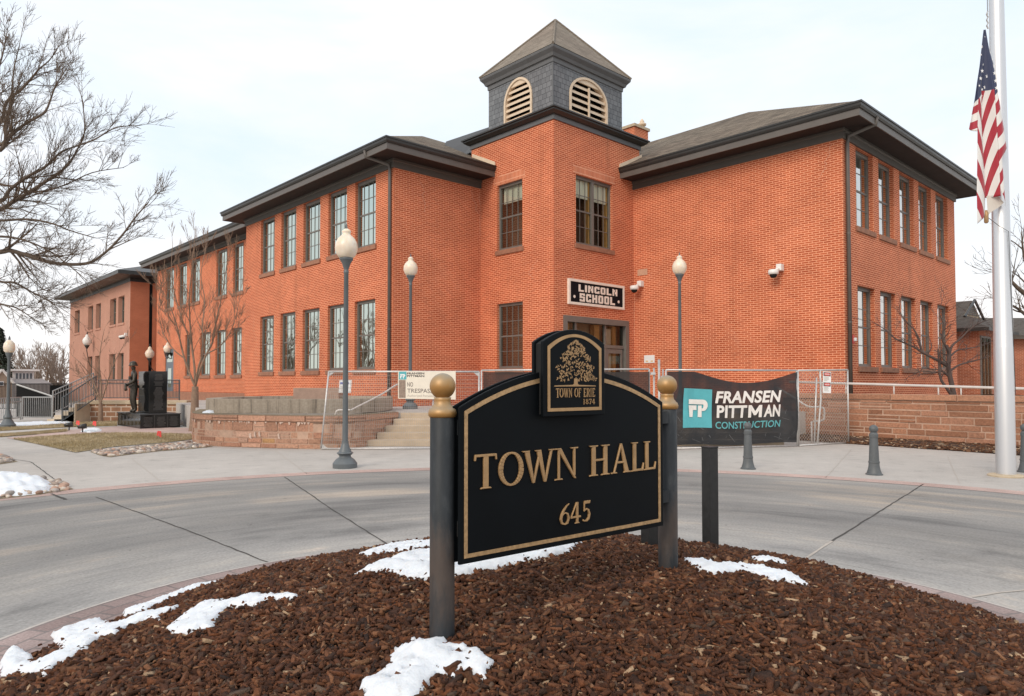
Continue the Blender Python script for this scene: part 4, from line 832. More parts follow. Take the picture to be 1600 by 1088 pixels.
# ------------------------------------------------------------------ terrace, steps, planter, ramp wall
ZP=.775
tag(sheet('terrace',[(-8.2,19.75),(-3.0,19.3),(7.15,19.3),(9.0,20.3),(11.5,22.3),(4,34),(-15.8,33)],ZP,CONC,th=.8),kind='structure')
t=thing('entry_steps','broad flight of tan concrete steps up to the school terrace behind the mesh fence','steps',(1.8,17.75,0))
LX=[-3.5,-3.28,-3.13,-2.98,-2.84]
m=MB()
for k in range(5):
    m.box((LX[k],17.72+.39*k,0),(7.0,19.32+.0,.155*(k+1)-.0) if k<4 else (7.0,19.34,.774))
m.build('flight',STEP,t,bevel=.012)
def ashlar(par,line,z0,z1,name='stone_facing',hs=(.10,.22),ls=(.22,.75),seed=1,depth=.05,pal=None,nm=None,jw=.008):
    """random coursed stone over a plan polyline, outside on its left"""
    rg=random.Random(seed); pal=pal or [(.45,.25,.165),(.42,.225,.148),(.48,.275,.19),(.46,.26,.175),(.40,.205,.135),(.47,.285,.205)]
    pts=[Vector(p) for p in line]; cum=[0]
    for a,b in zip(pts,pts[1:]): cum.append(cum[-1]+(b-a).length)
    def at(s,d,z):
        s=min(max(s,0),cum[-1])
        for k in range(len(pts)-1):
            if s<=cum[k+1] or k==len(pts)-2: break
        a,b=pts[k],pts[k+1]; L=cum[k+1]-cum[k]; q=a.lerp(b,(s-cum[k])/L); n=Vector((-(b-a).y,(b-a).x)).normalized()
        # blend normals near corners
        return (q.x+n.x*d,q.y+n.y*d,z)
    m=MB(); z=z0
    while z<z1-.02:
        h=min(rg.uniform(*hs),z1-z); 
        if z1-z-h<.06: h=z1-z
        s=0
        while s<cum[-1]-.01:
            l=min(rg.uniform(*ls),cum[-1]-s); 
            if cum[-1]-s-l<.1: l=cum[-1]-s
            c=rg.choice(pal); f=rg.uniform(.82,1.15); m.col=tuple(x*f for x in c)
            if rg.random()<.05 and l<.42 and h<.15: m.col=(.45,.25,.115)
            parts=[(z,h)] if rg.random()<.75 or h<.15 else [(z,h*.45),(z+h*.45,h*.55)]
            for zz,hh in parts:
                g=jw/2; d=depth+rg.uniform(-.012,.012); e=.012
                nb=max(1,int(l/.3)); xs=[s+g+(l-2*g)*k/nb for k in range(nb+1)]
                A=[at(x,0.0,zz+g) for x in xs]; B_=[at(xs[0]+e if k==0 else xs[-1]-e if k==nb else x,d,zz+g+e) for k,x in enumerate(xs)]; C_=[at(xs[0]+e if k==0 else xs[-1]-e if k==nb else x,d,zz+hh-g-e) for k,x in enumerate(xs)]; D=[at(x,0.0,zz+hh-g) for x in xs]
                m.strip(A,B_); m.strip(B_,C_); m.strip(C_,D); m.face([A[0],B_[0],C_[0],D[0]]); m.face([A[-1],B_[-1],C_[-1],D[-1]])
            s+=l
        z+=h
    m.col=None
    o=m.build(nm or name,STONE,par)
    m=MB(); m.strip([at(c,.035,z0-.05) for c in cum],[at(c,.035,z1) for c in cum]); m.build('mortar',MORT,o)
    return at,cum
def spline(pts,n=6):
    out=[]; P=[Vector(p) for p in pts]
    for i in range(len(P)-1):
        p0,p1,p2,p3=P[max(i-1,0)],P[i],P[i+1],P[min(i+2,len(P)-1)]
        for k in range(n):
            t=k/n; out.append(.5*((2*p1)+(p2-p0)*t+(2*p0-5*p1+4*p2-p3)*t*t+(3*p1-p0-3*p2+p3)*t*t*t))
    out.append(P[-1]); return out
t=thing('planter_wall','curved red sandstone planter wall with cap course left of the entry steps','wall',(-6,18.3,0))
PL=[tuple(p) for p in spline([(-9.1,21.2),(-8.75,20.1),(-8.42,19.15),(-7.9,18.25),(-7.2,17.75),(-6.5,17.5),(-5.3,17.15),(-4.3,17.02),(-3.72,17.3),(-3.45,17.85),(-3.22,18.5),(-2.95,19.3)])]
PLr=PL[::-1]
at,cum=ashlar(t,PLr,0,.645,seed=3,hs=(.09,.2),ls=(.2,.6))
ashlar(t,PLr,.645,.80,seed=5,hs=(.155,.155),ls=(.75,1.05),depth=.075,pal=[(.47,.26,.175),(.50,.285,.195)],nm='cap_course')
m=MB(); n=len(PLr); inn=[(p[0]*.93-.35,p[1]*.97+1.0) for p in PLr]
m.strip([at(c,.055,.797) for c in cum],[(x,y,.797) for x,y in inn]); m.build('planter_soil',DIRT,t)
# pale mineral runs below the cap
EFF=mat('mineral_stain',(.62,.46,.37),.95,noise=(14,.3))
m=MB(); rg=random.Random(12)
for k in range(46):
    s_=cum[-1]*rg.uniform(.32,.86); h=rg.uniform(.01,.07)*(1.6 if rg.random()<.3 else 1); w_=rg.uniform(.012,.04)
    m.face([at(s_-w_,.0645,.643),at(s_+w_,.0645,.643),at(s_+w_*.4,.0645,.643-h),at(s_-w_*.5,.0645,.643-h*.9)])
for k in range(5):
    s_=cum[-1]*rg.uniform(.4,.75); zz=rg.uniform(.1,.45); w_=rg.uniform(.02,.035); m.face([at(s_-w_,.0655,zz),at(s_+w_,.0655,zz+.02),at(s_+w_*1.6,.0655,zz+.12),at(s_-.2*w_,.0655,zz+.15)])
m.build('mineral_stain',EFF,t)
t=thing('concrete_bench_ring','oval weathered concrete seat wall standing on the sandstone planter','bench',(-5.85,20.6,.8))
m=MB(); O=[];I=[]
for k in range(61):
    q=2*math.pi*k/60; cx,sy=math.cos(q),math.sin(q); e=.72; X=lambda r:math.copysign(abs(cx)**e,cx)*r; Y=lambda r:math.copysign(abs(sy)**e,sy)*r
    O.append((-5.85+X(2.5),20.6+Y(2.4))); I.append((-5.85+X(2.14),20.6+Y(2.04)))
m.strip([(*p,.80) for p in O],[(*p,1.165) for p in O]); m.strip([(*p,1.165) for p in O],[(*p,1.165) for p in I]); m.strip([(*p,1.165) for p in I],[(*p,.80) for p in I])
def bench_mat():
    mm=bpy.data.materials.new('rain_streaked_concrete'); mm.use_nodes=True; t_=mm.node_tree; b=t_.nodes['Principled BSDF']
    tc=t_.nodes.new('ShaderNodeTexCoord'); mp=t_.nodes.new('ShaderNodeMapping'); mp.inputs['Scale'].default_value=(1,1,.05); t_.links.new(tc.outputs['Object'],mp.inputs[0])
    n=N(t_,'ShaderNodeTexNoise',Scale=7.,Detail=6.,Roughness=.65); t_.links.new(mp.outputs[0],n.inputs['Vector'])
    n2=N(t_,'ShaderNodeTexNoise',Scale=18.,Detail=6.); t_.links.new(tc.outputs['Object'],n2.inputs['Vector'])
    c=ramp(t_,n.outputs[0],[(.34,(.19,.155,.12)),(.46,(.37,.305,.235)),(.7,(.43,.36,.285))]); t_.links.new(mixc(t_,1.,c,ramp(t_,n2.outputs[0],[(.3,.85),(.7,1.12)]),'MULTIPLY'),b.inputs['Base Color']); b.inputs['Roughness'].default_value=.9; return mm
BEN2=bench_mat()
m.build('seat_wall',BEN2,t)
t=thing('stone_block','long low pinkish stone block behind the concrete seat wall','block',(-6,22.3,.8))
m=MB(); x0=AT(458,620,22.4)[0]; x1=AT(528,620,22.4)[0]; m.box((x0,22.4,.78),((x0+x1)*.44,23,1.42)); m.box(((x0+x1)*.44+.01,22.402,.78),(x1,23,1.415)); m.build('stone',mat('pink_grey_stone',(.40,.27,.205),.9,noise=(5,.2),bump=(25,.3)),t,bevel=.015)
# ramp wall on the right
rw=Vector((8.15,20.63)); rd=Vector((S,-K)).normalized(); rd=Vector((11.78-9.31,16.05-19.18)).normalized()
rp=lambda s,d=0:tuple(rw+rd*s+Vector((rd.y,-rd.x))*-0*0+Vector((rd.y,-rd.x))*d)   # d>0 toward the viewer's side
t=thing('ramp_wall','long coursed red sandstone ramp wall right of the fence behind the flagpole','wall',(*rw,0))
LEN=9.0
lw=[rp(LEN),rp(0)] 
# outside must be the viewer's side
nrm=Vector((-(Vector(lw[1])-Vector(lw[0])).y,(Vector(lw[1])-Vector(lw[0])).x))
if nrm.dot(Vector((0,-1)))<0: lw=lw[::-1]
at2,cum2=ashlar(t,lw,0,1.14,seed=9,hs=(.09,.19),ls=(.3,.95),pal=[(.37,.178,.105),(.34,.16,.094),(.41,.205,.128),(.39,.19,.115),(.31,.142,.082)],jw=.012)
ashlar(t,lw,1.14,1.30,seed=11,hs=(.16,.16),ls=(1.2,1.7),depth=.07,pal=[(.40,.20,.122),(.37,.18,.108)],nm='cap_course',jw=.012)
m=MB(); m.strip([at2(c,.03,1.29) for c in cum2],[at2(c,-.35,1.29) for c in cum2]); m.strip([at2(c,-.35,1.29) for c in cum2],[at2(c,-.35,0) for c in cum2]); m.face([at2(cum2[0],.03,0),at2(cum2[0],-.35,0),at2(cum2[0],-.35,1.29),at2(cum2[0],.03,1.29)]); m.face([at2(cum2[-1],.03,0),at2(cum2[-1],-.35,0),at2(cum2[-1],-.35,1.29),at2(cum2[-1],.03,1.29)]); m.build('back_face',MORT,t)
sheet('raised_bed',[tuple(at2(c,-.3,0)[:2]) for c in cum2]+[(17.5,22.),(20.5,29),(11.2,22.3)],1.12,DIRT)
b=MB(); A=[];B_=[];C_=[]
sgn=1
for k in range(31):
    c=cum2[-1]*k/30; A.append(at2(c,.05,.16)); B_.append(at2(c,.35,.10+.03*rng.random())); C_.append(at2(c,.72+.08*rng.random(),-.004))
b.strip(A,B_); b.strip(B_,C_); tag(b.build('wall_bed',mat('bed_mulch',(.07,.04,.028),.95,noise=(14,.6),bump=(25,1.))),kind='structure')
n=2600; s_=nr.random(n)*cum2[-1]; dd=.08+.66*nr.random(n); pos=np.array([at2(a,q,0) for a,q in zip(s_,dd)]); pos[:,2]=np.clip(.17-.22*(dd-.05),.02,None)
V=base[None]*np.stack([.03+.03*nr.random(n),.012+.012*nr.random(n),.006+.006*nr.random(n)],1)[:,None,:]; V*=1+.4*(nr.random((n,8,3))-.5)
rot(V,0,.5*nr.standard_normal(n)); rot(V,2,nr.random(n)*6.3); V+=pos[:,None,:]
col=pal[nr.choice(8,n)]*.9; pl=nr.random(n)<.08; col[pl]=(.48,.36,.25)
tag(np_mesh('wall_bed_chips',V.reshape(-1,3),(np.arange(n)[:,None,None]*8+Fb[None]).reshape(-1,4),CHIP,np.repeat(col,8,0)),kind='stuff')
# ramp handrail
def pt3(px,py,s): # on the vertical plane of the ramp wall, slightly behind it
    p=rp(s); return p
t=thing('ramp_handrail','pale steel pipe handrail sloping along the top of the ramp wall','handrail',(*rw,1.3))
m=MB(); sl=lambda s:1.62-.028*s
m.tube([(*at2(s if lw[0]==rp(0) else cum2[-1]-s,-.16,0)[:2],sl(s)) for s in (0.1,2,4,6,8.9)],.032,8); 
for s in (1.1,1.75,3.0,4.05,4.55,6.2,7.8): p=at2(s if lw[0]==rp(0) else cum2[-1]-s,-.16,0); m.tube([(p[0],p[1],1.2),(p[0],p[1],sl(s))],.018,6)
m.build('rail',WPIPE,t,smooth=True)
# stair handrails
def handrail(label,pts,r=.024):
    p0=pts[0]; t=thing('stair_handrail',label,'handrail',(p0[0],p0[1],0)); m=MB(); m.tube([tuple(p) for p in spline([Vector(p) for p in pts],5)],r,8); m.build('rail',WPIPE,t,smooth=True); return t
Y=17.5
A=lambda px,py,Y:AT(px,py,Y)
handrail('pale looped pipe handrail left of the entry steps seen through the mesh fence',[A(548,641,17.6),A(535,641,17.6),A(527,642,17.6),A(524,648,17.6),A(524,655,17.6),A(528,661,17.6),A(540,661.5,17.6)])
handrail('pale pipe handrail rising beside the left end of the entry steps',[A(548,641.5,17.61),A(560,635,17.9),A(580,625,18.4),A(600,614,18.9),A(622,600.5,19.5),(A(640,600,19.9)[0],19.9,A(640,600,19.9)[2])])
t=thing('stair_handrail','pale bent pipe handrail with a square loop at the right end of the entry steps','handrail',(7.2,18.3,0))
m=MB(); m.tube([tuple(p) for p in spline([Vector(p) for p in (A(1215,606,19.4),A(1240,621,19.0),A(1262,635,18.6),A(1280,636,18.5),A(1287,639,18.4),A(1288,650,18.4),A(1285,657,18.4),A(1270,658.5,18.5))],4)],.024,8); p=A(1268,658.5,18.5); m.tube([p,(p[0],p[1],0)],.024,8); m.build('rail',WPIPE,t,smooth=True)
# ------------------------------------------------------------------ temporary fences and what hangs on them
FA=[(-4.36,16.78),(-.62,17.0),(3.45,16.85),(3.84,16.8),(7.28,17.6),(9.02,18.55)]
FEN=mat('fence_steel',(.60,.58,.56),.4,metal=.45,noise=(20,.2))
WIRE=mat('fence_wire',(.44,.39,.35),.5,metal=.3)
def wire_mb(mb,a,b,r):
    a,b=Vector(a),Vector(b); d=(b-a).normalized(); u_=d.cross(Vector((0,-1,.3))).normalized()*r; v_=d.cross(u_).normalized()*r
    i=len(mb.v); mb.v+=[tuple(q+o) for q in (a,b) for o in (u_,-u_*.5+v_*.87,-u_*.5-v_*.87)]
    for k in range(3): mb.f.append((i+k,i+(k+1)%3,i+3+(k+1)%3,i+3+k)); mb.c.append(None)
def panel(label,a,b,h0,h1,lean0=0,lean1=0,mesh='weld',z0=.03,gus=True):
    a,b=Vector((*a,0)),Vector((*b,0)); e=(b-a); L=e.length; e/=L
    t=thing('temporary_fence',label,'fence',(a.x,a.y,0)); 
    p=lambda s,q:tuple(a+e*(s*L+(lean0*(1-s)+lean1*s)*q)+Vector((0,0,z0+((h0*(1-s)+h1*s)-z0)*q)))
    m=MB()
    m.tube([p(0,0),p(0,1)],.021,8); m.tube([p(1,0),p(1,1)],.021,8); m.tube([p(0,1),p(.5,1),p(1,1)],.021,8); m.tube([p(0,.0),p(1,.0)],.021,8)
    if mesh=='weld': m.tube([p(.695,0),p(.70,1)],.016,8)
    m.build('frame',FEN,t,smooth=True)
    if gus:
        m=MB()
        for s,q,ds,dq in ((0,0,.045,.07),(0,1,.045,-.07),(1,1,-.045,-.07),(1,0,-.045,.07)):
            A_=[p(s,q),p(s+ds,q),p(s,q+dq)]; m.add(A_+[tuple(Vector(x)+Vector((0,.006,0))) for x in A_],[(0,1,2),(5,4,3),(0,3,4,1),(1,4,5,2),(2,5,3,0)])
        m.build('corner_gusset',FEN,t)
    m=MB()
    if mesh=='weld':
        n=int(L/.05)
        for k in range(1,n): wire_mb(m,p(k/n,0),p(k/n,1),.0032)
        for k in range(1,19): wire_mb(m,p(0,k/19),p(1,k/19),.0032)
    if mesh=='chain':
        H_=h0; st=.07
        k=-H_/L*1.0; step=st/L*1.414
        while k<1:
            for sg_ in (1,-1):
                s0,q0=k,0; s1,q1=k+H_/L,1
                if s0<0: q0=(0-s0)/(s1-s0); s0=0
                if s1>1: q1=q0+(1-s0)/(H_/L) if k<0 else (1-k)/(H_/L); s1=1
                if s1>s0: 
                    if sg_>0: wire_mb(m,p(s0,q0),p(s1,q1),.0048)
                    else: wire_mb(m,p(1-s0,q0),p(1-s1,q1),.0048)
            k+=step
    m.build('mesh',WIRE,t)
    return t,p
f1,pf1=panel('leaning pale framed wire mesh fence panel before the entry steps behind the near lamp post',FA[0],FA[1],1.86,1.86,.17,.0)
f2,_=panel('mesh fence panel wrapped in dark screen cloth behind the town hall sign',(FA[1][0]+.06,FA[1][1]),FA[2],1.89,1.92,mesh='none',gus=False)
f3,pf3=panel('fence panel carrying the black builder banner',FA[3],FA[4],1.9,1.9,mesh='none',gus=False)
f4,pf4=panel('chain link fence panel with a bent post beside the ramp wall',(FA[4][0]+.05,FA[4][1]+.03),FA[5],1.9,1.93,mesh='chain',gus=False)
m=MB(); m.tube([pf4(.36,0),pf4(.40,.3),pf4(.44,.6),pf4(.44,.85),pf4(.43,1)],.024,8); m.build('bent_post',FEN,f4,smooth=True)
m=MB(); m.tube([pf4(.30,0),pf4(.36,.9)],.02,6); m.build('brace',FEN,f4,smooth=True)
# loose posts and clamps at the gap
t=thing('gate_post','pair of galvanised fence posts with clamps in the gap between the two dark screens','post',(3.75,16.9,0))
for px,top,r in ((1022,575,.022),(1030,562,.03),(1036,577,.02)):
    p=AT(px,620,16.9); q=AT(px,top,16.9); m=MB(); m.tube([(p[0],16.9,0),(p[0],16.9,q[2])],r,8); m.build('post',GALV,t,smooth=True)
m=MB()
for px,py in ((1021,584),(1032,597),(1037,590)):
    p=AT(px,py,16.86); m.box((p[0]-.07,16.85,p[2]-.03),(p[0]+.05,16.89,p[2]+.03)); 
m.build('clamp',FEN,t,bevel=.005)
# dark screen cloth
def cloth_mat(name,col,alpha):
    m=bpy.data.materials.new(name); m.use_nodes=True; t=m.node_tree; b=t.nodes['Principled BSDF']; b.inputs['Base Color'].default_value=(*col,1); b.inputs['Roughness'].default_value=.75
    tc=t.nodes.new('ShaderNodeTexCoord'); n=N(t,'ShaderNodeTexNoise',Scale=3.,Detail=5.); t.links.new(tc.outputs['Object'],n.inputs['Vector'])
    t.links.new(ramp(t,n.outputs[0],[(.3,alpha-.06),(.7,alpha+.06)]),b.inputs['Alpha'])
    n2=N(t,'ShaderNodeTexNoise',Scale=2.5,Detail=4.,Distortion=.5); t.links.new(tc.outputs['Object'],n2.inputs['Vector'])
    bp=N(t,'ShaderNodeBump',Strength=.5,Distance=.05); t.links.new(n2.outputs[0],bp.inputs['Height']); t.links.new(bp.outputs[0],b.inputs['Normal']); return m
SCR=cloth_mat('brown_screen_cloth',(.026,.020,.018),.88); BAN=cloth_mat('black_banner_cloth',(.018,.019,.022),.93)
def cloth(name,label,cat,a,b,topf,botf,wav,m,n=60,k=24,off=-.04):
    a,b=Vector((*a,0)),Vector((*b,0)); e=b-a; L=e.length; nn=Vector((e.y,-e.x,0)).normalized()
    def P(s,q,d=0.): # s along 0..1, q 0 bottom..1 top
        z=botf(s)+(topf(s)-botf(s))*q; w_=wav(s,q); v=a+e*s+nn*(-off+w_+d); return (v.x,v.y,z)
    mb=MB(); rows=[[P(i/n,j/k) for i in range(n+1)] for j in range(k+1)]
    for r0,r1 in zip(rows,rows[1:]): mb.strip(r0,r1)
    o=mb.build(name,m,org=(a.x,a.y,0),smooth=True,uv=False); o['_org']=(a.x,a.y,0.); tag(o,label,cat)
    return o,P,L
cloth('screen_cloth','brownish black screen cloth tied to the fence behind the town hall sign','screen',(FA[1][0]+.1,FA[1][1]),FA[2],lambda s:1.86-.012*abs(math.sin(s*22)),lambda s:.06,lambda s,q:.015*math.sin(s*30+q*3)*q,SCR)
def sag(s):
    return 1.86-.27*max(0,1-((s-.60)/.40)**2)**1.2*(1 if s>.16 else .0)-(.0 if s>.03 else .0)
ban,BP,BL=cloth('banner','black builder banner with teal square logo and white lettering on the fence','banner',FA[3],FA[4],lambda s:sag(s),lambda s:.10+.02*math.sin(s*9),lambda s,q:.018*math.sin(s*17+q*2)+.02*math.sin(q*7+s*5)+.05*math.exp(-((s-.13)/.05)**2)*q,BAN,n=90,k=40)
TEAL=mat('banner_teal',(.10,.42,.46),.7,noise=(3,.12)); BWH=mat('banner_white',(.80,.75,.70),.7,noise=(3,.08)); TEAT=mat('banner_teal_text',(.12,.40,.42),.7)
def bs(px,py):   # banner coordinates from the photograph's measured corners
    p=Vector((*FA[3],0)); e=Vector((*FA[4],0))-p; a,y,b=ray(px,py); d=Vector((a,y)); A2=Vector((p.x,p.y)); E_=Vector((e.x,e.y))
    nn=Vector((E_.y,-E_.x)).normalized(); A2=A2+nn*.06
    det=-d.x*E_.y+E_.x*d.y; t=(-A2.x*E_.y+E_.x*A2.y)/det; s=(d.x*A2.y-d.y*A2.x)/det; z=H+b*t
    return s,z
def on_banner(mb,poly,d,div=1):
    pts=[]
    for a,b_ in zip(poly,poly[1:]+poly[:1]):
        for k in range(div): pts.append((a[0]+(b_[0]-a[0])*k/div,a[1]+(b_[1]-a[1])*k/div))
    out=[]
    for s,z in pts:
        q=(z-.1)/(sag(s)-.1); out.append(BP(s,q,d))
    mb.face(out)
def quadgrid(mb,c,d,n=8):
    # c: 4 corners (s,z)
    L=lambda a,b,t:(a[0]+(b[0]-a[0])*t,a[1]+(b[1]-a[1])*t)
    for i in range(n):
        for j in range(n):
            q=[L(L(c[0],c[1],x),L(c[3],c[2],x),y) for x,y in ((i/n,j/n),((i+1)/n,j/n),((i+1)/n,(j+1)/n),(i/n,(j+1)/n))]; on_banner(mb,q,d)
m=MB(); T4=[bs(1066,669.5),bs(1113,669),bs(1112,609),bs(1068.5,607)]; quadgrid(m,T4,.012); lg=m.build('logo_square',TEAL,ban,uv=False)
L2=lambda x,y:tuple(Vector(T4[0]).lerp(Vector(T4[1]),x).lerp(Vector(T4[3]).lerp(Vector(T4[2]),x),y))
m=MB()
arc=[(.72+.13*math.sin(R(a_))*1.0,.575+.15*math.cos(R(a_))) for a_ in range(0,181,15)]
on_banner(m,[L2(*p) for p in [(.19,.725)]+[(.70+.155*math.sin(R(a_)),.585+.14*math.cos(R(a_))) for a_ in range(0,91,15)]+[(.855,.55),(.72,.57),(.70,.60),(.19,.60)]],.03)
on_banner(m,[L2(*p) for p in [(.855,.549)]+[(.70+.155*math.sin(R(a_)),.585+.155*math.cos(R(a_))) for a_ in range(105,181,15)]+[(.66,.43),(.66,.5),(.70,.5),(.72,.569)]],.0305)
on_banner(m,[L2(*p) for p in [(.19,.57),(.48,.57),(.48,.45),(.355,.45),(.335,.27),(.22,.27)]],.03)
on_banner(m,[L2(*p) for p in [(.53,.57),(.655,.57),(.655,.27),(.52,.27)]],.03)
m.build('logo_letters',BWH,lg,uv=False)
# sans lettering from Blender's built-in font
def text_polys(txt,bold=0.,shear=0.,space=1.):
    cu=bpy.data.curves.new('t','FONT'); cu.body=txt; cu.size=1; cu.offset=bold; cu.shear=shear; cu.space_character=space; cu.resolution_u=3
    ob=bpy.data.objects.new('t',cu); C.objects.link(ob); me=bpy.data.meshes.new_from_object(ob)
    v=np.array([w_.co[:2] for w_ in me.vertices]); f=[tuple(p.vertices) for p in me.polygons]
    bpy.data.objects.remove(ob); bpy.data.curves.remove(cu); bpy.data.meshes.remove(me)
    v-=v.min(0); v/=v.max(0); return v,f
def put_text(mb,txt,fn,**k):
    v,f=text_polys(txt,**k); mb.add([fn(x,y) for x,y in v],f)
def bil(c): return lambda x,y:tuple(Vector(c[0]).lerp(Vector(c[1]),x).lerp(Vector(c[3]).lerp(Vector(c[2]),x),y))
def bfn(c,d):
    g=bil(c)
    def fn(x,y):
        s,z=g(x,y); return BP(s,(z-.1)/(sag(s)-.1),d)
    return fn
m=MB(); put_text(m,'FRANSEN',bfn([bs(1117,630.5),bs(1219.5,629),bs(1222,610),bs(1117,611.5)],.022),bold=.034,shear=.12,space=1.04); m.build('white_lettering',BWH,ban,uv=False)
m=MB(); pf=bfn([bs(1120,653),bs(1218,651.5),bs(1219,632.5),bs(1119,633.5)],.022)
put_text(m,'PITT',lambda x,y:pf(.48*x,y),bold=.034,shear=.05,space=1.06); put_text(m,'AN',lambda x,y:pf(.735+.265*x,y),bold=.034,shear=.05,space=1.06)
for po in ([(0,0),(.22,0),(.22,1),(0,1)],[(.78,0),(1,0),(1,1),(.78,1)],[(.22,1),(.22,.55),(.42,.18),(.5,.18),(.5,.5)],[(.78,1),(.5,.5),(.5,.18),(.58,.18),(.78,.55)]): m.face([pf(.50+.205*x,y) for x,y in po])
m.build('white_lettering',BWH,ban,uv=False)
m=MB(); put_text(m,'CONSTRUCTION',bfn([bs(1118,670),bs(1218,668),bs(1219,657),bs(1118,659)],.022),bold=.012); m.build('teal_lettering',TEAT,ban,uv=False)
m=MB(); rg=random.Random(4)
for k in range(26):      # pale strips along creases in the printed cloth
    s0=rg.random()*.9+.05; q0=rg.random()*.5; ds=(rg.random()-.5)*.14; dq=.03+.10*rg.random()
    P_=[BP(s0+ds*t_+.006*rg.random(),min(.97,q0+dq*t_),.008) for t_ in (0,.33,.66,1)]; m.strip(P_,[(x+.006,y,z+.004) for x,y,z in P_])
m.build('crease',mat('pale_crease',(.17,.17,.175),.8),ban,uv=False)
# no trespassing board, notices
def board_on_fence(name,label,cat,corn,Y,th,m,off=.03):
    c=[AT(px,py,Y-off) for px,py in corn]; t=thing(name,label,cat,c[0]); mb=MB(); k=[tuple(Vector(p)+Vector((0,th,0))) for p in c]
    mb.add(c+k,[(0,1,2,3),(7,6,5,4),(0,4,5,1),(1,5,6,2),(2,6,7,3),(3,7,4,0)]); mb.build('board',m,t); 
    return t,(lambda x,y,d=.004:tuple(Vector(c[0]).lerp(Vector(c[1]),x).lerp(Vector(c[3]).lerp(Vector(c[2]),x),y)+Vector((0,-d,0))))
SGW=mat('sign_off_white',(.80,.72,.60),.6,noise=(5,.06)); TXD=mat('sign_dark_text',(.10,.085,.08),.6); TXG=mat('sign_faint_text',(.50,.44,.38),.6); SIG=mat('sign_grey_photo',(.30,.22,.17),.6,noise=(25,.4)); RED=mat('sign_red',(.62,.07,.05),.55); WHT=mat('sign_white',(.80,.80,.79),.55); BLU=mat('sign_blue',(.10,.14,.45),.6)
t,q=board_on_fence('warning_board','cream NO TRESPASSING site board with teal logo on the mesh fence above the steps','sign',((622,623),(712,624.5),(712,580),(622,580.5)),16.86,.01,SGW)
m=MB(); m.face([q(.015,.70),q(.145,.70),q(.145,.99),q(.015,.99)]); m.build('logo_square',TEAL,t)
m=MB(); m.face([q(.015,.03),q(.13,.03),q(.13,.68),q(.015,.68)]); m.build('photo_strip',SIG,t)
m=MB(); rg=.006
for po in ([(.035,.9),(.11,.9),(.125,.86),(.125,.83),(.11,.80),(.10,.80),(.10,.74),(.085,.74),(.085,.84),(.11,.85),(.035,.87)],[(.035,.85),(.075,.85),(.075,.81),(.055,.81),(.055,.74),(.035,.74)]): m.face([q(x,y,.006) for x,y in po])
m.build('logo_letters',WHT,t)
m=MB(); put_text(m,'FRANSEN',lambda x,y:q(.155+.30*x,.885+.075*y),bold=.03); put_text(m,'PITTMAN',lambda x,y:q(.155+.30*x,.79+.075*y),bold=.03); m.build('company_lettering',TXD,t,uv=False)
m=MB(); put_text(m,'NO',lambda x,y:q(.16+.10*x,.44+.165*y),bold=.008); put_text(m,'TRESPASSING',lambda x,y:q(.16+.62*x,.22+.15*y),bold=.008); m.build('lettering',mat('sign_grey_text',(.22,.18,.16),.6),t,uv=False)
m=MB(); put_text(m,'Authorized Personnel Only',lambda x,y:q(.16+.62*x,.05+.11*y),bold=0); m.build('small_lettering',TXG,t,uv=False)
t,q=board_on_fence('notice_sheet','small white notice sheet on the mesh fence beside the near lamp post','notice',((529,614),(548,614),(549.5,594),(530.5,594)),16.86,.006,WHT)
m=MB(); m.face([q(.08,.68),q(.8,.68),q(.8,.82),q(.08,.82)]); m.build('heading_bar',BLU,t)
m=MB()
for k in range(3): m.face([q(.1,.2+.14*k),q(.7,.2+.14*k),q(.7,.24+.14*k),q(.1,.24+.14*k)])
m.build('text_line',TXG,t)
t,q=board_on_fence('danger_notice','tall white danger notice with two red ovals on the chain link fence','notice',((1286,614),(1298.5,614.5),(1298.5,581.5),(1286,580.5)),18.05,.006,WHT)
k_=MB(); l_=MB(); b_=MB()
for yc in (.88,.40):
    b_.face([q(.06,yc-.09),q(.94,yc-.09),q(.94,yc+.09),q(.06,yc+.09)])
    m=MB(); m.face([q(.5+.40*math.cos(a),yc+.075*math.sin(a),.008) for a in [2*math.pi*j/16 for j in range(16)]]); m.build('red_oval',RED,t)
    put_text(k_,'DANGER',lambda x,y:q(.2+.6*x,yc-.03+.06*y,.011),bold=.02)
    for j in range(4): l_.face([q(.12,yc-.15-.055*j),q(.5+.38*rng.random(),yc-.15-.055*j),q(.5+.38*rng.random(),yc-.125-.055*j),q(.12,yc-.125-.055*j)])
b_.build('heading_bar',TXD,t); k_.build('lettering',WHT,t,uv=False); l_.build('text_line',TXG,t)
# small fittings on the school walls
def camera_thing(label,pt,two=False):
    v,u,z=pt; t=thing('security_camera',label,'camera',(v,u,z),'b')
    m=MB(); m.box((v-.22,u-.09,z+.08),(v-.003,u+.09,z+.30)); m.tube([(v-.2,u,z+.12),(v-.36,u,z+.10)],.05,10); m.build('bracket',WHITEP,t,bevel=.02)
    for du in ((-.28,.28) if two else (.1,)):
        m=MB(); m.lathe([(.06,.12),(.15,.10),(.17,.02),(.155,-.05)],(v-.36,u+du,z),14); h=m.build('housing',WHITEP,t,smooth=True)
        m=MB(); m.lathe([(.12,-.052),(.10,-.12),(.05,-.155),(.005,-.165)],(v-.36,u+du,z),14); m.build('dome',BLACK,h,smooth=True)
camera_thing('white dome security camera on the blank wall close beside the name sign',(vD,16.1,5.14))
camera_thing('white dome security camera high on the blank wall near the right corner',(vD,10.62,5.1))
camera_thing('double white security camera on the corner of the annex',(va,56.4,4.9),True)
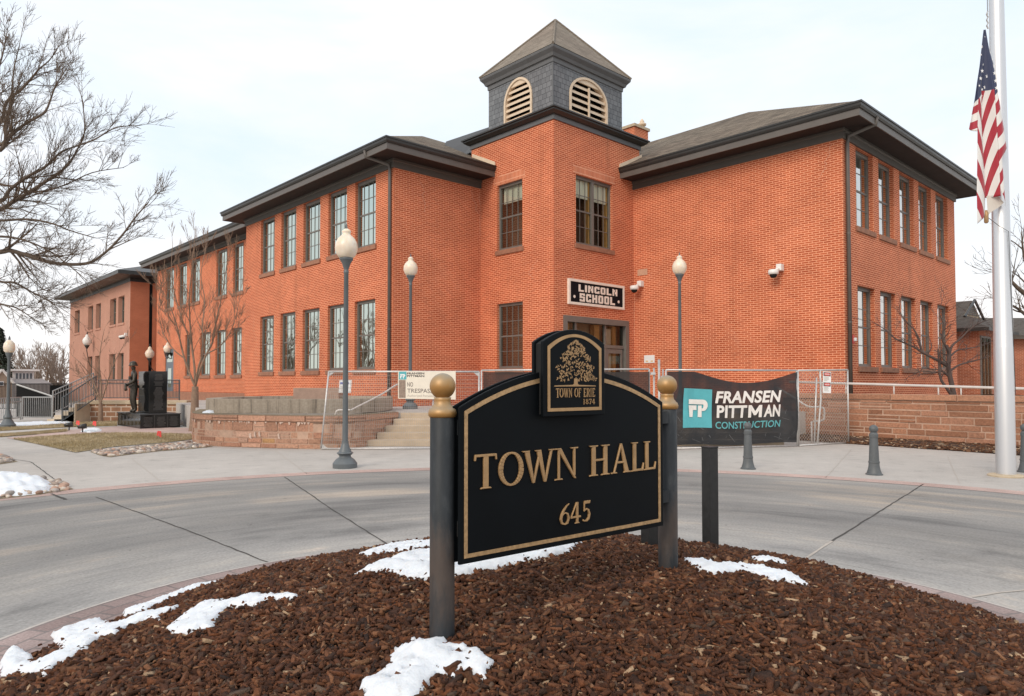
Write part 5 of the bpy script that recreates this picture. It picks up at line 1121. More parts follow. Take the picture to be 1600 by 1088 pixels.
t=thing('wall_patch','small tan weathered plate on the brick above the left security camera','plate',(vD,16.05,5.72),'b'); m=MB(); m.box((vD-.02,15.85,5.66),(vD-.003,16.3,5.9)); m.build('plate',mat('tan_plate',(.55,.33,.22),.8,noise=(20,.2)),t)
t=thing('wall_notice','small white notice plate on the brick wall left of the far lamp post','notice',(vD,15.78,2.4),'b'); m=MB(); m.box((vD-.015,15.55,2.33),(vD-.003,16.02,2.62)); m.build('plate',WHT,t)
m=MB(); m.box((vD-.02,15.62,2.37),(vD-.0155,15.72,2.42)); m.box((vD-.02,15.84,2.37),(vD-.0155,15.94,2.42)); m.build('printed_mark',mat('pale_orange_print',(.75,.5,.25),.6),t)
t=thing('fire_alarm','red fire alarm strobe on the brick beside the right downpipe','alarm',(22.35,uE,2.82),'b'); m=MB(); m.box((22.28,uE-.08,2.78),(22.45,uE-.003,3.05)); m.build('body',RED,t,bevel=.01); m=MB(); m.box((22.33,uE-.15,2.86),(22.42,uE-.081,2.96)); m.build('strobe',WHT,t,bevel=.01)
m=MB(); m.tube([(22.3,uE-.02,2.78),(22.3,uE-.02,2.1)],.012,6); m.build('conduit',GALV,t)
# ------------------------------------------------------------------ lamps
def globe_mat():
    m=bpy.data.materials.new('milky_globe'); m.use_nodes=True; t=m.node_tree; b=t.nodes['Principled BSDF']
    tc=t.nodes.new('ShaderNodeTexCoord'); n=N(t,'ShaderNodeTexNoise',Scale=6.,Detail=5.); t.links.new(tc.outputs['Object'],n.inputs['Vector'])
    t.links.new(ramp(t,n.outputs[0],[(.3,(.74,.61,.47)),(.7,(.85,.75,.62))]),b.inputs['Base Color'])
    b.inputs['Roughness'].default_value=.28; b.inputs['Subsurface Weight'].default_value=.5; b.inputs['Subsurface Radius'].default_value=(.1,.08,.05); return m
GLOBE=globe_mat()
def lamp(label,x,y,z,s=1.,group='ornate street lamps before the school'):
    t=thing('street_lamp',label,'street lamp',(x,y,z),group=group); o=(x,y,z); Q=lambda p:[(r*s,h*s) for r,h in p]
    m=MB(); m.lathe(Q([(.225,0),(.228,.085),(.215,.10),(.205,.115),(.17,.16),(.118,.195),(.108,.215),(.112,.235),(.155,.275),(.15,.285),(.12,.30),(.085,.38),(.066,.45),(.064,.455),(.064,.50),(.056,.505)]),o,28); m.build('base',LAMPG,t,auto=35)
    m=MB(); m.lathe(Q([(.053,.5),(.043,3.66),(.050,3.67),(.050,3.70),(.043,3.71),(.043,3.74),(.052,3.76),(.075,3.84),(.11,3.90),(.128,3.925),(.128,3.95),(.10,3.955)]),o,24); m.build('pole',LAMPG,t,auto=35)
    m=MB(); m.lathe(Q([(.115,3.952),(.145,3.97),(.185,4.03),(.208,4.10),(.212,4.16),(.20,4.24),(.165,4.315),(.12,4.36),(.085,4.39),(.072,4.42),(.085,4.445),(.085,4.465),(.06,4.49),(.035,4.51)]),o,28); g=m.build('globe',GLOBE,t,smooth=True)
    m=MB(); m.lathe(Q([(.034,4.505),(.02,4.53),(.018,4.56),(.010,4.60),(.002,4.615)]),o,10); m.build('finial',LAMPG,g,smooth=True)
x,y,_=G(539,731); lamp('tall grey street lamp nearest the road, in front of the leaning mesh fence',x,y,0)
x,y=AT(641,600,22.)[:2]; lamp('grey street lamp on the terrace behind the NO TRESPASSING board',x,y,ZP,1.055)
x,y=AT(1063,600,22.)[:2]; lamp('grey street lamp rising behind the black builder banner',x,y,ZP,1.065)
x,y,_=G(12,668); t=thing('street_lamp','grey street lamp with round globe at the left edge by the steel railings','street lamp',(x,y,0),group='ornate street lamps before the school')
m=MB(); m.lathe([(.25,0),(.25,.1),(.21,.14),(.15,.25),(.12,.3),(.14,.36),(.09,.5),(.07,.62)],(x,y,0),20); m.build('base',LAMPG,t,auto=35)
m=MB(); m.lathe([(.058,.6),(.05,2.45),(.07,2.5),(.11,2.6),(.12,2.66)],(x,y,0),16); m.build('pole',LAMPG,t,auto=35)
m=MB(); m.lathe([(.11,2.66),(.165,2.72),(.185,2.86),(.165,2.99),(.10,3.08),(.04,3.12)],(x,y,0),20); g=m.build('globe',GLOBE,t,smooth=True)
m=MB(); m.lathe([(.04,3.11),(.03,3.2),(.004,3.27)],(x,y,0),8); m.build('finial',LAMPG,g)
def wall_lamp(label,px,py,wpt,s=1.,gm=None):
    v,u,z=wpt; base_=Vector(W(v,u,z)); Y=base_.y-.9; p=Vector(AT(px,py,Y)); t=thing('wall_lamp',label,'wall lamp',tuple(base_),group='bracket lamps on the school walls')
    m=MB(); m.tube([tuple(q) for q in spline([base_,base_.lerp(p,.5)+Vector((0,0,-.75*s)),p+Vector((0,0,-.8*s)),p+Vector((0,0,-.5*s))],5)],.035*s,6); m.build('arm',GUT,t,smooth=True)
    m=MB(); m.lathe([(.03*s,-.62*s),(.10*s,-.5*s),(.19*s,-.34*s),(.2*s,-.3*s)],tuple(p),12); m.build('cup',GUT,t,smooth=True)
    m=MB(); m.lathe([(.17*s,-.3*s),(.30*s,-.12*s),(.34*s,.08*s),(.28*s,.25*s),(.14*s,.40*s),(.12*s,.52*s),(.03*s,.62*s)],tuple(p),14); g=m.build('globe',gm or GLOBE,t,smooth=True)
    m=MB(); m.lathe([(.05*s,.6*s),(.05*s,.7*s),(.005*s,.84*s)],tuple(p),8); m.build('finial',GUT,g)
wall_lamp('bracket lamp with bright clear globe on the front of the annex',136,534,(va,67,2.9),1.0,WHITEP)
wall_lamp('bracket lamp with cream globe in front of the annex side wall',234,554,(va+2,55.8,2.6),.95)
wall_lamp('bracket lamp half hidden behind the small bare tree beside the school side door',262,546,(V2,48.9,4.0),.75)
# ------------------------------------------------------------------ bollards
BOLG=mat('grey_bollard_paint',(.10,.108,.112),.5,noise=(9,.18),bump=(60,.05))
def bollard(label,x,y):
    t=thing('bollard',label,'bollard',(x,y,0),group='grey ball topped bollards along the plaza edge')
    m=MB(); m.lathe([(.137,0),(.137,.018),(.118,.03),(.112,.05),(.10,.09),(.088,.15),(.084,.20),(.090,.205),(.090,.235),(.082,.24),(.064,.64),(.070,.645),(.072,.66),(.072,.70),(.066,.705),(.060,.72),(.050,.735)],(x,y,0),28); m.build('shaft',BOLG,t,auto=30)
    m=MB(); m.lathe([(.072*math.sin(math.pi*k/16)+.0005,.792-.072*math.cos(math.pi*k/16)) for k in range(2,17)],(x,y,0),24); m.build('ball',BOLG,t,smooth=True)
for (px,py),lb in (((1169,733),'grey bollard standing in front of the black builder banner'),((1366,742),'grey bollard standing in front of the sandstone ramp wall left of the flagpole'),((1603,738),'grey bollard cut by the right edge of the photo beside the flagpole')):
    x,y,_=G(px,py); bollard(lb,x,y)
# ------------------------------------------------------------------ flagpole and flag
fx,fy,_=G(1572,744.5)
ALU=bpy.data.materials.new('satin_aluminium'); ALU.use_nodes=True
_b=ALU.node_tree.nodes['Principled BSDF']; _b.inputs['Base Color'].default_value=(.66,.66,.67,1); _b.inputs['Metallic'].default_value=.75; _b.inputs['Roughness'].default_value=.42
t=thing('flagpole','tall tapered silver flagpole on the plaza at the right','flagpole',(fx,fy,0))
m=MB(); m.lathe([(.147,.02),(.146,2.2),(.1455,2.203),(.144,2.21),(.112,8.2),(.10,10.4)],(fx,fy,0),36); m.build('pole',ALU,t,auto=30)
m=MB(); m.lathe([(.27,0),(.27,.02),(.25,.035),(.15,.045)],(fx,fy,0),30); m.build('base_flange',CAPST,t,auto=30)
hx_=AT(1543,47,fy-.25); 
m=MB(); m.tube([(hx_[0]+.02,hx_[1],10.3),(hx_[0]+.005,hx_[1],hx_[2]+.25)],.006,5); p=AT(1541,338,fy-.2); q=AT(1576,362,fy-.15); m.tube([p,((p[0]+q[0])/2,p[1],p[2]-.16),q,(fx+.12,fy-.1,1.4)],.005,5); m.build('halyard',GUT,t)
m=MB(); 
for k in range(6): m.tube([(hx_[0]+.012*(-1)**k,hx_[1],hx_[2]+.02+.05*k),(hx_[0]-.012*(-1)**k,hx_[1],hx_[2]+.07+.05*k)],.012,5)
m.build('chain',GALV,t)
m=MB(); m.lathe([(.02,-.12),(.035,-.1),(.035,.05),(.02,.1)],p,8); m.build('snap_weight',GOLD,t,smooth=True)
def flag_mat():
    m=bpy.data.materials.new('flag_nylon'); m.use_nodes=True; t=m.node_tree; b=t.nodes['Principled BSDF']
    uv=t.nodes.new('ShaderNodeUVMap'); sp=t.nodes.new('ShaderNodeSeparateXYZ'); t.links.new(uv.outputs[0],sp.inputs[0])
    st=mth(t,'GREATER_THAN',mth(t,'FRACT',mth(t,'MULTIPLY',sp.outputs[1],.5)),.5)
    c=mixc(t,st,(.72,.69,.66),(.36,.012,.028)); c=mixc(t,mth(t,'GREATER_THAN',sp.outputs[0],0.),c,(.022,.032,.085))
    t.links.new(c,b.inputs['Base Color']); b.inputs['Roughness'].default_value=.6; b.inputs['Sheen Weight'].default_value=.2
    return m
FM=flag_mat(); FY=fy-.27; pxm=F/FY
def zpx(py): return AT(1545,py,FY)[2]
def xpx(px): return AT(px,300,FY)[0]
# folds: for every panel a left and right edge as (py -> px), depth, and stripe slope in stripe units
def interp(tab,v):
    for (a,b_),(c,d_) in zip(tab,tab[1:]):
        if v<=c: return b_+(d_-b_)*(max(v,a)-a)/(c-a)
    return tab[-1][1]
E0=[(47,1541.5),(100,1534),(130,1529),(165,1522),(203,1514)]
E1=[(47,1542),(100,1537),(130,1530),(165,1528),(207,1526),(260,1524.5),(300,1523),(350,1523)]
E2=[(47,1543),(100,1540),(140,1539),(200,1539.5),(240,1541),(300,1543),(345,1541)]
E3=[(47,1543.6),(100,1549),(140,1553),(165,1553.5),(240,1557),(308,1559)]
E4=[(47,1545),(80,1550),(100,1556),(142,1561.5),(200,1570),(232,1574),(250,1566),(318,1570)]
PANELS=[(E0,E1,.03,.05,203,207,10.68,10.4,12.3),(E1,E2,.05,-.06,351,336,2.82,4.39,25.5),(E2,E3,-.06,.07,308,308,4.39,2.2,25.5),(E3,E4,.07,.0,300,322,8.17,7.22,18.)]
fo=None; STR=24.2
flagroot=thing('flag','limp United States flag hanging in folds beside the flagpole','flag',(hx_[0],FY,zpx(350)))
cant=[(163,157),(157,140),(140,142),(152,140)]
allp=[]
for pi,(EL,ER,dl,dr,bl_,br_,sl0,sr0,STR) in enumerate(PANELS):
    mb=MB(); uvs={}; nz,nx=70,12; rows=[]
    for j in range(nz+1):
        row=[]
        for i in range(nx+1):
            a=i/nx; pyb=bl_+(br_-bl_)*a; py=47+(pyb-47)*j/nz; l,r=interp(EL,py),interp(ER,py); px=l+(r-l)*a
            dep=dl+(dr-dl)*a+.035*math.sin(a*math.pi)*(1 if pi%2 else -1); sc_=min(1,max(.12,(py-47)/110))
            zz=zpx(py); xx=xpx(px); row.append((xx,FY-dep*sc_,zz)); 
            s=(py/STR)-(sl0+(sr0-sl0)*a)+.0; cz=cant[pi]; cb=cz[0]+(cz[1]-cz[0])*a
            uvs[len(mb.v)+0]=None
            allp.append((pi,a,py,row[-1]))
            row[-1]=(*row[-1],s,(cb-py)/10)
        rows.append(row)
    idx=[]; vs=[]
    for r_ in rows:
        for p_ in r_: vs.append(p_)
    mb.add([v_[:3] for v_ in vs],[(j*(nx+1)+i,j*(nx+1)+i+1,(j+1)*(nx+1)+i+1,(j+1)*(nx+1)+i) for j in range(nz) for i in range(nx)])
    o=mb.build('flag_fold',FM,flagroot,smooth=True,uv=False); l_=o.data.uv_layers.new(name='UVMap')
    for lp in o.data.loops: v_=vs[lp.vertex_index]; l_.data[lp.index].uv=(v_[4],v_[3]+60)
    sd=o.modifiers.new('thickness','SOLIDIFY'); sd.thickness=.004
# inner side of the fly showing at the bottom
mb=MB(); A_=[(xpx(px),FY+.03,zpx(py)) for px,py in ((1543,306),(1552,306),(1560,304),(1570,316))]; B_=[(xpx(px),FY+.05,zpx(py)) for px,py in ((1546,336),(1552,330),(1562,324),(1570,317))]
mb.strip(A_,B_); mb.build('flag_fold',mat('flag_underside',(.66,.60,.53),.7),flagroot)
mb=MB()
for px,py,r in ((1538.5,74,3),(1536.5,86,2.2),(1539,101,2.4),(1536,112.5,3.1),(1533,124.5,3.1),(1530.5,136,2),(1537.5,140,2.2),(1535,150.5,2.7),(1546,119.5,3.1),(1544,135.5,3.3),(1552.5,94,2.6),(1553.5,105.5,3.2),(1554,117,3.2),(1555,129,3.3),(1555.5,140.5,3.4),(1551,83,1.5),(1543.5,58,1.2)):
    x0_,z0_=xpx(px),zpx(py); best=min(allp,key=lambda a:(a[3][0]-x0_)**2+(a[3][2]-z0_)**2); yy=best[3][1]-.008; r*=1.15
    mb.face([(x0_+(r if k%2==0 else r*.42)*.8*math.sin(k*math.pi/5)/pxm,yy-.0003*k,z0_+(r if k%2==0 else r*.42)*math.cos(k*math.pi/5)/pxm) for k in range(10)])
mb.build('star',mat('flag_star',(.78,.77,.76),.6),flagroot)
# ------------------------------------------------------------------ bare trees
BARK=mat('grey_brown_bark',(.125,.09,.066),.9,noise=(9,.35),bump=(20,.5)); TWIG=mat('brown_twig',(.13,.09,.062),.85,noise=(4,.3)); BARK2=mat('tan_bark',(.27,.18,.125),.9,noise=(10,.25),bump=(22,.4)); TWIG2=mat('russet_twig',(.22,.14,.095),.85); TWIG3=mat('dark_twig',(.105,.07,.06),.85)
def grow(tr,tw,p,d,L,r,lev,rg,up=.25,spread=.75,kids=(4,5,5),shrink=.55,seg=5,thin=.0045,wob=.16):
    """one branch as a bent tube, then its children"""
    pts=[p]; rs=[r]; dd=d.normalized(); st=L/seg
    for k in range(seg):
        dd=(dd+Vector((rg.gauss(0,wob),rg.gauss(0,wob),rg.gauss(0,wob)+up*.12))).normalized(); pts.append(pts[-1]+dd*st); rs.append(max(thin*.6,r*(1-.72*(k+1)/seg)))
    (tr if r>.02 else tw).tube(pts,rs,6 if r>.03 else (4 if r>.012 else 3),cap=False)
    if lev<=0: return
    n=kids[min(lev,len(kids)-1)]; n=max(1,int(n*rg.uniform(.75,1.3)))
    for k in range(n):
        t=rg.uniform(.25,1.) if k else 1.; f=t*seg; i=min(seg-1,int(f)); q=pts[i].lerp(pts[i+1],f-i); base_d=(pts[i+1]-pts[i]).normalized()
        a=Vector((rg.gauss(0,1),rg.gauss(0,1),rg.gauss(0,1))); a=(a-base_d*a.dot(base_d)).normalized(); ang=rg.uniform(.4,1.)*spread if k else .2
        nd=base_d*math.cos(ang)+a*math.sin(ang)+Vector((0,0,up*.5))
        rr=rs[i]*rg.uniform(.5,.72); grow(tr,tw,q,nd,L*shrink*rg.uniform(.65,1.2)*(1.05-.3*t),max(thin,rr),lev-1,rg,up,spread,kids,shrink,max(3,seg-1),thin,wob)
def tree(name,label,base_,limbs,lev,rg,bark,twig,group=None,rootpts=None,rootr=None,**k):
    t=thing(name,label,'tree',tuple(base_),group=group); tr=MB(); tw=MB()
    if rootpts: tr.tube(rootpts,rootr,10,cap=False)
    for pts,r0,r1,nb,cl in limbs:
        P_=[Vector(q) for q in spline([Vector(q) for q in pts],4)]; n=len(P_); rs=[r0+(r1-r0)*i/(n-1) for i in range(n)]
        tr.tube(P_,rs,7,cap=False)
        for j in range(nb):
            f=rg.uniform(.18,.98) if j else .99; i=min(n-2,int(f*(n-1))); q=P_[i].lerp(P_[i+1],f*(n-1)-i); dd=(P_[i+1]-P_[i]).normalized()
            a=Vector((rg.gauss(0,1),rg.gauss(0,1),rg.gauss(0,1))); a=(a-dd*a.dot(dd)).normalized(); ang=rg.uniform(.35,.95) if j else .1
            grow(tr,tw,q,dd*math.cos(ang)+a*math.sin(ang)+Vector((0,0,k.get('up',.25)*.8)),cl*rg.uniform(.6,1.25)*(1.15-.45*f),max(.008,rs[i]*rg.uniform(.35,.6)),lev,rg,**k)
    o=tr.build('trunk',bark,t,smooth=True,uv=False); o2=tw.build('crown',twig,t,uv=False); return t
def PT(px,py,Y): return Vector(AT(px,py,Y))
rg=random.Random(21); TY=14.2
rb=Vector((-12.2,TY+.3,0)); 
root=[rb+Vector((0,0,-.1)),rb+Vector((0,0,.4)),rb+Vector((.1,0,1.6)),rb+Vector((.25,-.1,3.0)),rb+Vector((.2,.1,4.4)),rb+Vector((.4,0,6.2))]
R1=tuple(root[2]);R2=tuple(root[3]);R3=tuple(root[4])
L_=lambda Y,*p:[tuple(PT(a*.9 if a>0 else a,b_,Y)) for a,b_ in p]
limbs=[
 ([R2]+L_(13.8,(-70,400),(0,394),(20,392),(60,403),(100,412),(150,412),(180,397),(210,370),(235,340),(258,316)),.075,.010,15,1.0),
 ([R2]+L_(14.6,(-60,350),(0,328),(20,317),(46,303),(79,284),(103,270),(120,255),(134,234),(147,205),(142,150)),.07,.008,15,1.0),
 ([R3]+L_(14.2,(-40,310),(0,315),(17,297),(46,277),(74,264),(92,250),(110,236),(160,220),(200,200),(232,197)),.055,.008,13,.95),
 ([R3]+L_(13.6,(-40,250),(0,235),(15,215),(26,205),(51,190),(77,176),(88,155),(96,135),(112,112)),.06,.008,12,.9),
 ([R3]+L_(14.9,(-40,230),(0,192),(11,160),(37,140),(55,122),(68,108),(85,95),(99,78)),.055,.008,13,.9),
 ([R3]+L_(14.4,(-30,240),(6,225),(12,190),(20,150),(24,110),(34,70)),.05,.007,12,.85),
 ([R2]+L_(14.0,(-60,345),(0,345),(50,343),(92,350),(120,360),(165,372)),.045,.008,12,.85),
 ([R2]+L_(14.9,(-60,420),(0,440),(25,442),(62,460),(85,470),(100,482)),.045,.007,13,.85),
 ([R1]+L_(13.5,(-60,460),(0,475),(30,482),(60,500)),.04,.006,10,.75),
 ([R2]+L_(13.3,(-80,380),(-10,370),(40,375),(90,395),(140,430)),.045,.007,12,.85),
 ([R2]+L_(15.2,(-50,300),(10,290),(60,300),(110,290),(160,270),(215,262)),.045,.006,11,.85),
 ([R3]+L_(13.2,(-60,200),(-20,150),(0,100),(10,60)),.05,.008,10,.85)]
for k in range(9):      # the far side of the crown, outside the frame
    a=rg.uniform(1.7,4.6); z0=rg.choice((2.6,3.4,4.4,5.4)); h=rg.uniform(1.4,3.4); o0=rb+Vector((.25,0,z0)); e=Vector((math.cos(a),math.sin(a),0))
    limbs.append(([tuple(o0),tuple(o0+e*1.0+Vector((0,0,h*.3))),tuple(o0+e*2.2+Vector((0,0,h*.6))),tuple(o0+e*3.4+Vector((0,0,h)))],.055,.008,9,.9))
tree('bare_tree','large bare spreading tree reaching in from the left edge',rb,[(a,b*.78,c,int(n*1.8),l*.8) for a,b,c,n,l in limbs],2,rg,BARK,TWIG,rootpts=root,rootr=[.24,.17,.145,.13,.09,.03],up=.2,kids=(3,5,7),shrink=.58,thin=.0040,wob=.09,spread=.85)
# slim multi stem tree before the left range
b0=Vector(G(303,674)); ty=b0.y; X=lambda px,py,dy=0:tuple(PT(px,py,ty+dy))
fk=X(305,604); rg=random.Random(5)
limbs=[([fk]+[X(*q) for q in ((297,585),(288,560),(282,535),(275,505),(262,470),(250,450))],.055,.01,9,.95),([fk]+[X(*q) for q in ((304,575,.2),(300,540,.3),(297,505,.3),(296,460,.2),(300,420,.2),(304,370,.1))],.055,.008,11,.95),
 ([fk]+[X(*q) for q in ((312,580),(322,555),(332,535),(337,505),(345,470),(352,430),(356,400))],.055,.009,10,.95),([fk]+[X(*q) for q in ((310,575,-.3),(318,545,-.4),(316,510,-.5),(320,470,-.4),(314,430,-.3),(322,385))],.045,.008,10,.9),
 ([X(288,560)]+[X(*q) for q in ((270,545),(255,520),(248,490),(250,455))],.03,.006,8,.7),([X(325,552)]+[X(*q) for q in ((345,540),(362,515),(372,480),(376,455))],.03,.006,8,.75),([X(300,540,.3)]+[X(*q) for q in ((285,500),(272,455),(268,415),(270,380))],.03,.006,8,.75)]
tree('bare_tree','slim bare multi stem tree standing between the granite memorial and the planter wall',b0,[(a,b*.75,c,int(n*1.5),l*.9) for a,b,c,n,l in limbs],2,rg,BARK2,TWIG2,rootpts=[b0+Vector((0,0,-.1)),b0+Vector((0,0,.25)),b0+Vector((.02,0,.9)),Vector(fk)],rootr=[.18,.14,.12,.10],up=.4,kids=(4,5,6),shrink=.64,thin=.0058,spread=.5,wob=.09)
b0=Vector(G(157,660)); ty=b0.y; fk=X(157,630); rg=random.Random(8)
limbs=[([fk]+[X(*q) for q in ((152,612),(143,590),(128,570),(112,555))],.035,.008,7,.7),([fk]+[X(*q) for q in ((158,600),(155,570),(158,540),(163,515))],.035,.008,8,.7),([fk]+[X(*q) for q in ((164,610),(172,585),(182,560),(193,540))],.035,.008,7,.7),([fk]+[X(*q) for q in ((149,615),(138,600),(120,585))],.03,.007,6,.6)]
tree('bare_tree','small young bare tree in front of the annex stairs',b0,limbs,2,rg,BARK2,TWIG2,rootpts=[b0+Vector((0,0,-.1)),b0+Vector((0,0,.5)),Vector(fk)],rootr=[.11,.085,.07],up=.4,kids=(3,3,4),shrink=.6,thin=.007,spread=.6)
# crooked ornamental tree by the right wing
ty=20.6; rg=random.Random(15); b0=PT(1492,617,ty); b0.z=1.1; fk=X(1484,585)
limbs=[([tuple(b0),X(1487,600),X(1482,575),X(1483,552),X(1478,540)],.075,.05,4,.8),([X(1480,572),X(1470,566),X(1455,558),X(1440,550),X(1425,541),X(1400,530),X(1385,517),X(1372,508),X(1358,500)],.05,.006,10,.7),([X(1440,550),X(1438,540),X(1436,530),X(1428,515),X(1418,505),X(1407,490),X(1406,478)],.035,.006,8,.65),
 ([X(1483,555),X(1488,540),X(1500,530),X(1515,515),X(1530,505),X(1545,500)],.04,.006,9,.75),([X(1480,545),X(1472,528),X(1475,508),X(1468,490),X(1472,470)],.035,.006,8,.7),([X(1484,590),X(1472,580),X(1460,582),X(1440,580),X(1425,587)],.035,.006,7,.6),([X(1484,580),X(1500,570),X(1520,565),X(1545,558)],.035,.006,8,.7),
 ([tuple(b0),X(1478,605),X(1470,592),X(1467,570),X(1466,545)],.05,.02,6,.6),([X(1482,560),X(1495,548,.4),X(1510,545,.6),X(1535,540,.8),X(1570,525,1)],.03,.006,8,.7)]
tree('bare_tree','crooked dark bare ornamental tree in front of the right wing windows',b0,limbs,2,rg,TWIG3,TWIG3,up=.12,kids=(3,3,4),shrink=.6,thin=.005,spread=.9,wob=.24)
# bare tree behind the neighbouring house
ty=46; rg=random.Random(17); b0=PT(1625,600,ty); b0.z=0
limbs=[([tuple(b0),X(1625,520),X(1610,470),X(1590,450),X(1570,430),X(1553,420)],.28,.02,9,2.2),([X(1622,520),X(1612,440),X(1600,400),X(1596,360)],.2,.02,9,2.),([X(1622,510),X(1600,490),X(1585,480),X(1560,470)],.14,.02,8,1.8)]
tree('bare_tree','distant bare tree rising behind the flagpole at the right edge',b0,limbs,2,rg,BARK,TWIG,up=.25,kids=(3,3,4),shrink=.6,thin=.014)
# a row of hazy leafless trees and a conifer far off at the left
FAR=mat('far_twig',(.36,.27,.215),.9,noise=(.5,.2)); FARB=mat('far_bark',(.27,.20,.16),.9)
rg=random.Random(31)
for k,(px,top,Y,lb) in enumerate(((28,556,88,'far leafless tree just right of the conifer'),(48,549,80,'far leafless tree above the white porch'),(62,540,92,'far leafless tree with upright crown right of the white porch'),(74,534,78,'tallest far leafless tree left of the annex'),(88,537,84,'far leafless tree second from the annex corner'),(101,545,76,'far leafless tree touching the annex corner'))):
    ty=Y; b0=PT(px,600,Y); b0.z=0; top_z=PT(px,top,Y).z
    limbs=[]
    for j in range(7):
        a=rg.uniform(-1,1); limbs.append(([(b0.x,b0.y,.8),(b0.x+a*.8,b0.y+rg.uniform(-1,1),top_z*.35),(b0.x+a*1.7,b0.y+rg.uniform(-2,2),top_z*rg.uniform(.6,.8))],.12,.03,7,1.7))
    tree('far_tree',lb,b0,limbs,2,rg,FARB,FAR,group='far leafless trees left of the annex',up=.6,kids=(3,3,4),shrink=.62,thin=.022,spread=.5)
# more of the same row, outside the frame at the left, mirrored in the school windows
for k,(x,y,s_) in enumerate(((-46,20,1.5),(-53,27,1.7),(-50,34,1.45),(-58,40,1.8),(-56,49,1.6),(-60,58,1.9),(-44,12,1.4))):
    src=bpy.data.objects['far_tree'] if k%2 else bpy.data.objects['far_tree.003']
    o=copy_tree(src); o.location=(x,y,0); o.scale=(s_*.9,s_*.9,s_); o.rotation_euler=(0,0,k*1.3); tag(o,'leafless tree outside the left edge of the frame, mirrored in the school windows','tree','leafless trees outside the left edge')
t=thing('conifer','dark green conifer behind the lamp at the left edge','tree',AT(0,600,70)[:2]+(0,)); cx_,cy_=AT(-2,600,70)[:2]
m=MB(); m.tube([(cx_,cy_,0),(cx_,cy_,6.6)],[.25,.03],7); m.build('trunk',BARK,t)
m=MB(); rg=random.Random(3)
for k in range(2600):
    q=rg.random()**.8; z=.6+6.4*q; rr=(1-q)*2.0*math.sqrt(rg.random())+.08; a=rg.random()*6.283; x,y=cx_+rr*math.cos(a),cy_+rr*math.sin(a); l=.14+.2*rg.random()
    m.face([(x-l*math.sin(a)*.4,y+l*math.cos(a)*.4,z),(x+l*math.cos(a),y+l*math.sin(a),z-.12),(x+l*math.sin(a)*.4,y-l*math.cos(a)*.4,z+.04),(x-l*.4*math.cos(a),y-l*.4*math.sin(a),z+.1)])
m.build('crown',mat('conifer_needles',(.045,.055,.035),.9,noise=(1,.4)),t,uv=False)
# dry shoots in the bed by the ramp wall
for px,py,hh,lb in ((1412,697,.42,'thin dry shoots in the mulch bed between the bollard and the wall'),(1450,700,.95,'tall dry shoots against the ramp wall left of the flagpole'),(1542,705,.6,'spreading dry grass tuft against the ramp wall beside the flagpole')):
    x,y,_=G(px,py-6); t=thing('dry_plant',lb,'plant',(x,y,0.05),group='dry plants in the mulch bed'); m=MB(); rg=random.Random(px)
    for k in range(26):
        a=rg.random()*6.28; s=rg.uniform(.1,.5); p=Vector((x,y,.05)); q=p+Vector((math.cos(a)*s*hh*.6,math.sin(a)*s*hh*.3,hh*rg.uniform(.5,1))); m.tube([p,p.lerp(q,.5)+Vector((rg.gauss(0,.03),0,.04)),q],[.005,.004,.002],3,cap=False)
        for j in range(3): e=q+Vector((rg.gauss(0,.07),rg.gauss(0,.05),rg.gauss(0,.06))); m.tube([p.lerp(q,.6+.12*j),e],[.003,.0015],3,cap=False)
    m.build('stem',mat('dry_stem',(.40,.26,.15),.9) if 'dry_stem' not in bpy.data.materials else bpy.data.materials['dry_stem'],t,uv=False)
# ------------------------------------------------------------------ lawn, path, rocks at the left
GR=ground_mat('dormant_lawn',[(.28,(.20,.15,.07)),(.5,(.33,.26,.15)),(.72,(.42,.34,.22))],scale=.9,fine=30.,famt=.35,bump=.6)
def gp(L,z=0): return [G(*p,z)[:2] for p in L]
LAWNS=[gp(((19,686.5),(60,695),(118,707.8),(180,698.5),(262,692),(305,686.5),(303,679),(215,676.5),(150,677.5),(75,682))),gp(((-30,686),(0,683.5),(50,680),(105,675),(105,671.5),(60,675.5),(0,679.5),(-30,681))),gp(((-30,676),(0,674),(60,670.5),(120,667.5),(183,666),(183,658.5),(115,661),(60,664),(0,669),(-30,671)))]
for L in LAWNS: sheet('lawn',L,.012,GR)
sheet('brick_path',gp(((10,684.5),(19,686.5),(75,682),(150,677.5),(215,676.5),(303,679),(303,669.5),(183,666.5),(110,672),(60,679.3))),.008,PINK)
def inside(P,q):
    r=np.zeros(len(q),bool); P=np.array(P)
    for a,c in zip(P,np.roll(P,-1,0)):
        cond=((a[1]>q[:,1])!=(c[1]>q[:,1])); r^=cond&(q[:,0]<(c[0]-a[0])*(q[:,1]-a[1])/(c[1]-a[1]+1e-12)+a[0])
    return r
BL_=attr_mat('grass_blades',.9,3.,.3,0)
Vs=[];Fs=[];Cs=[];n0=0
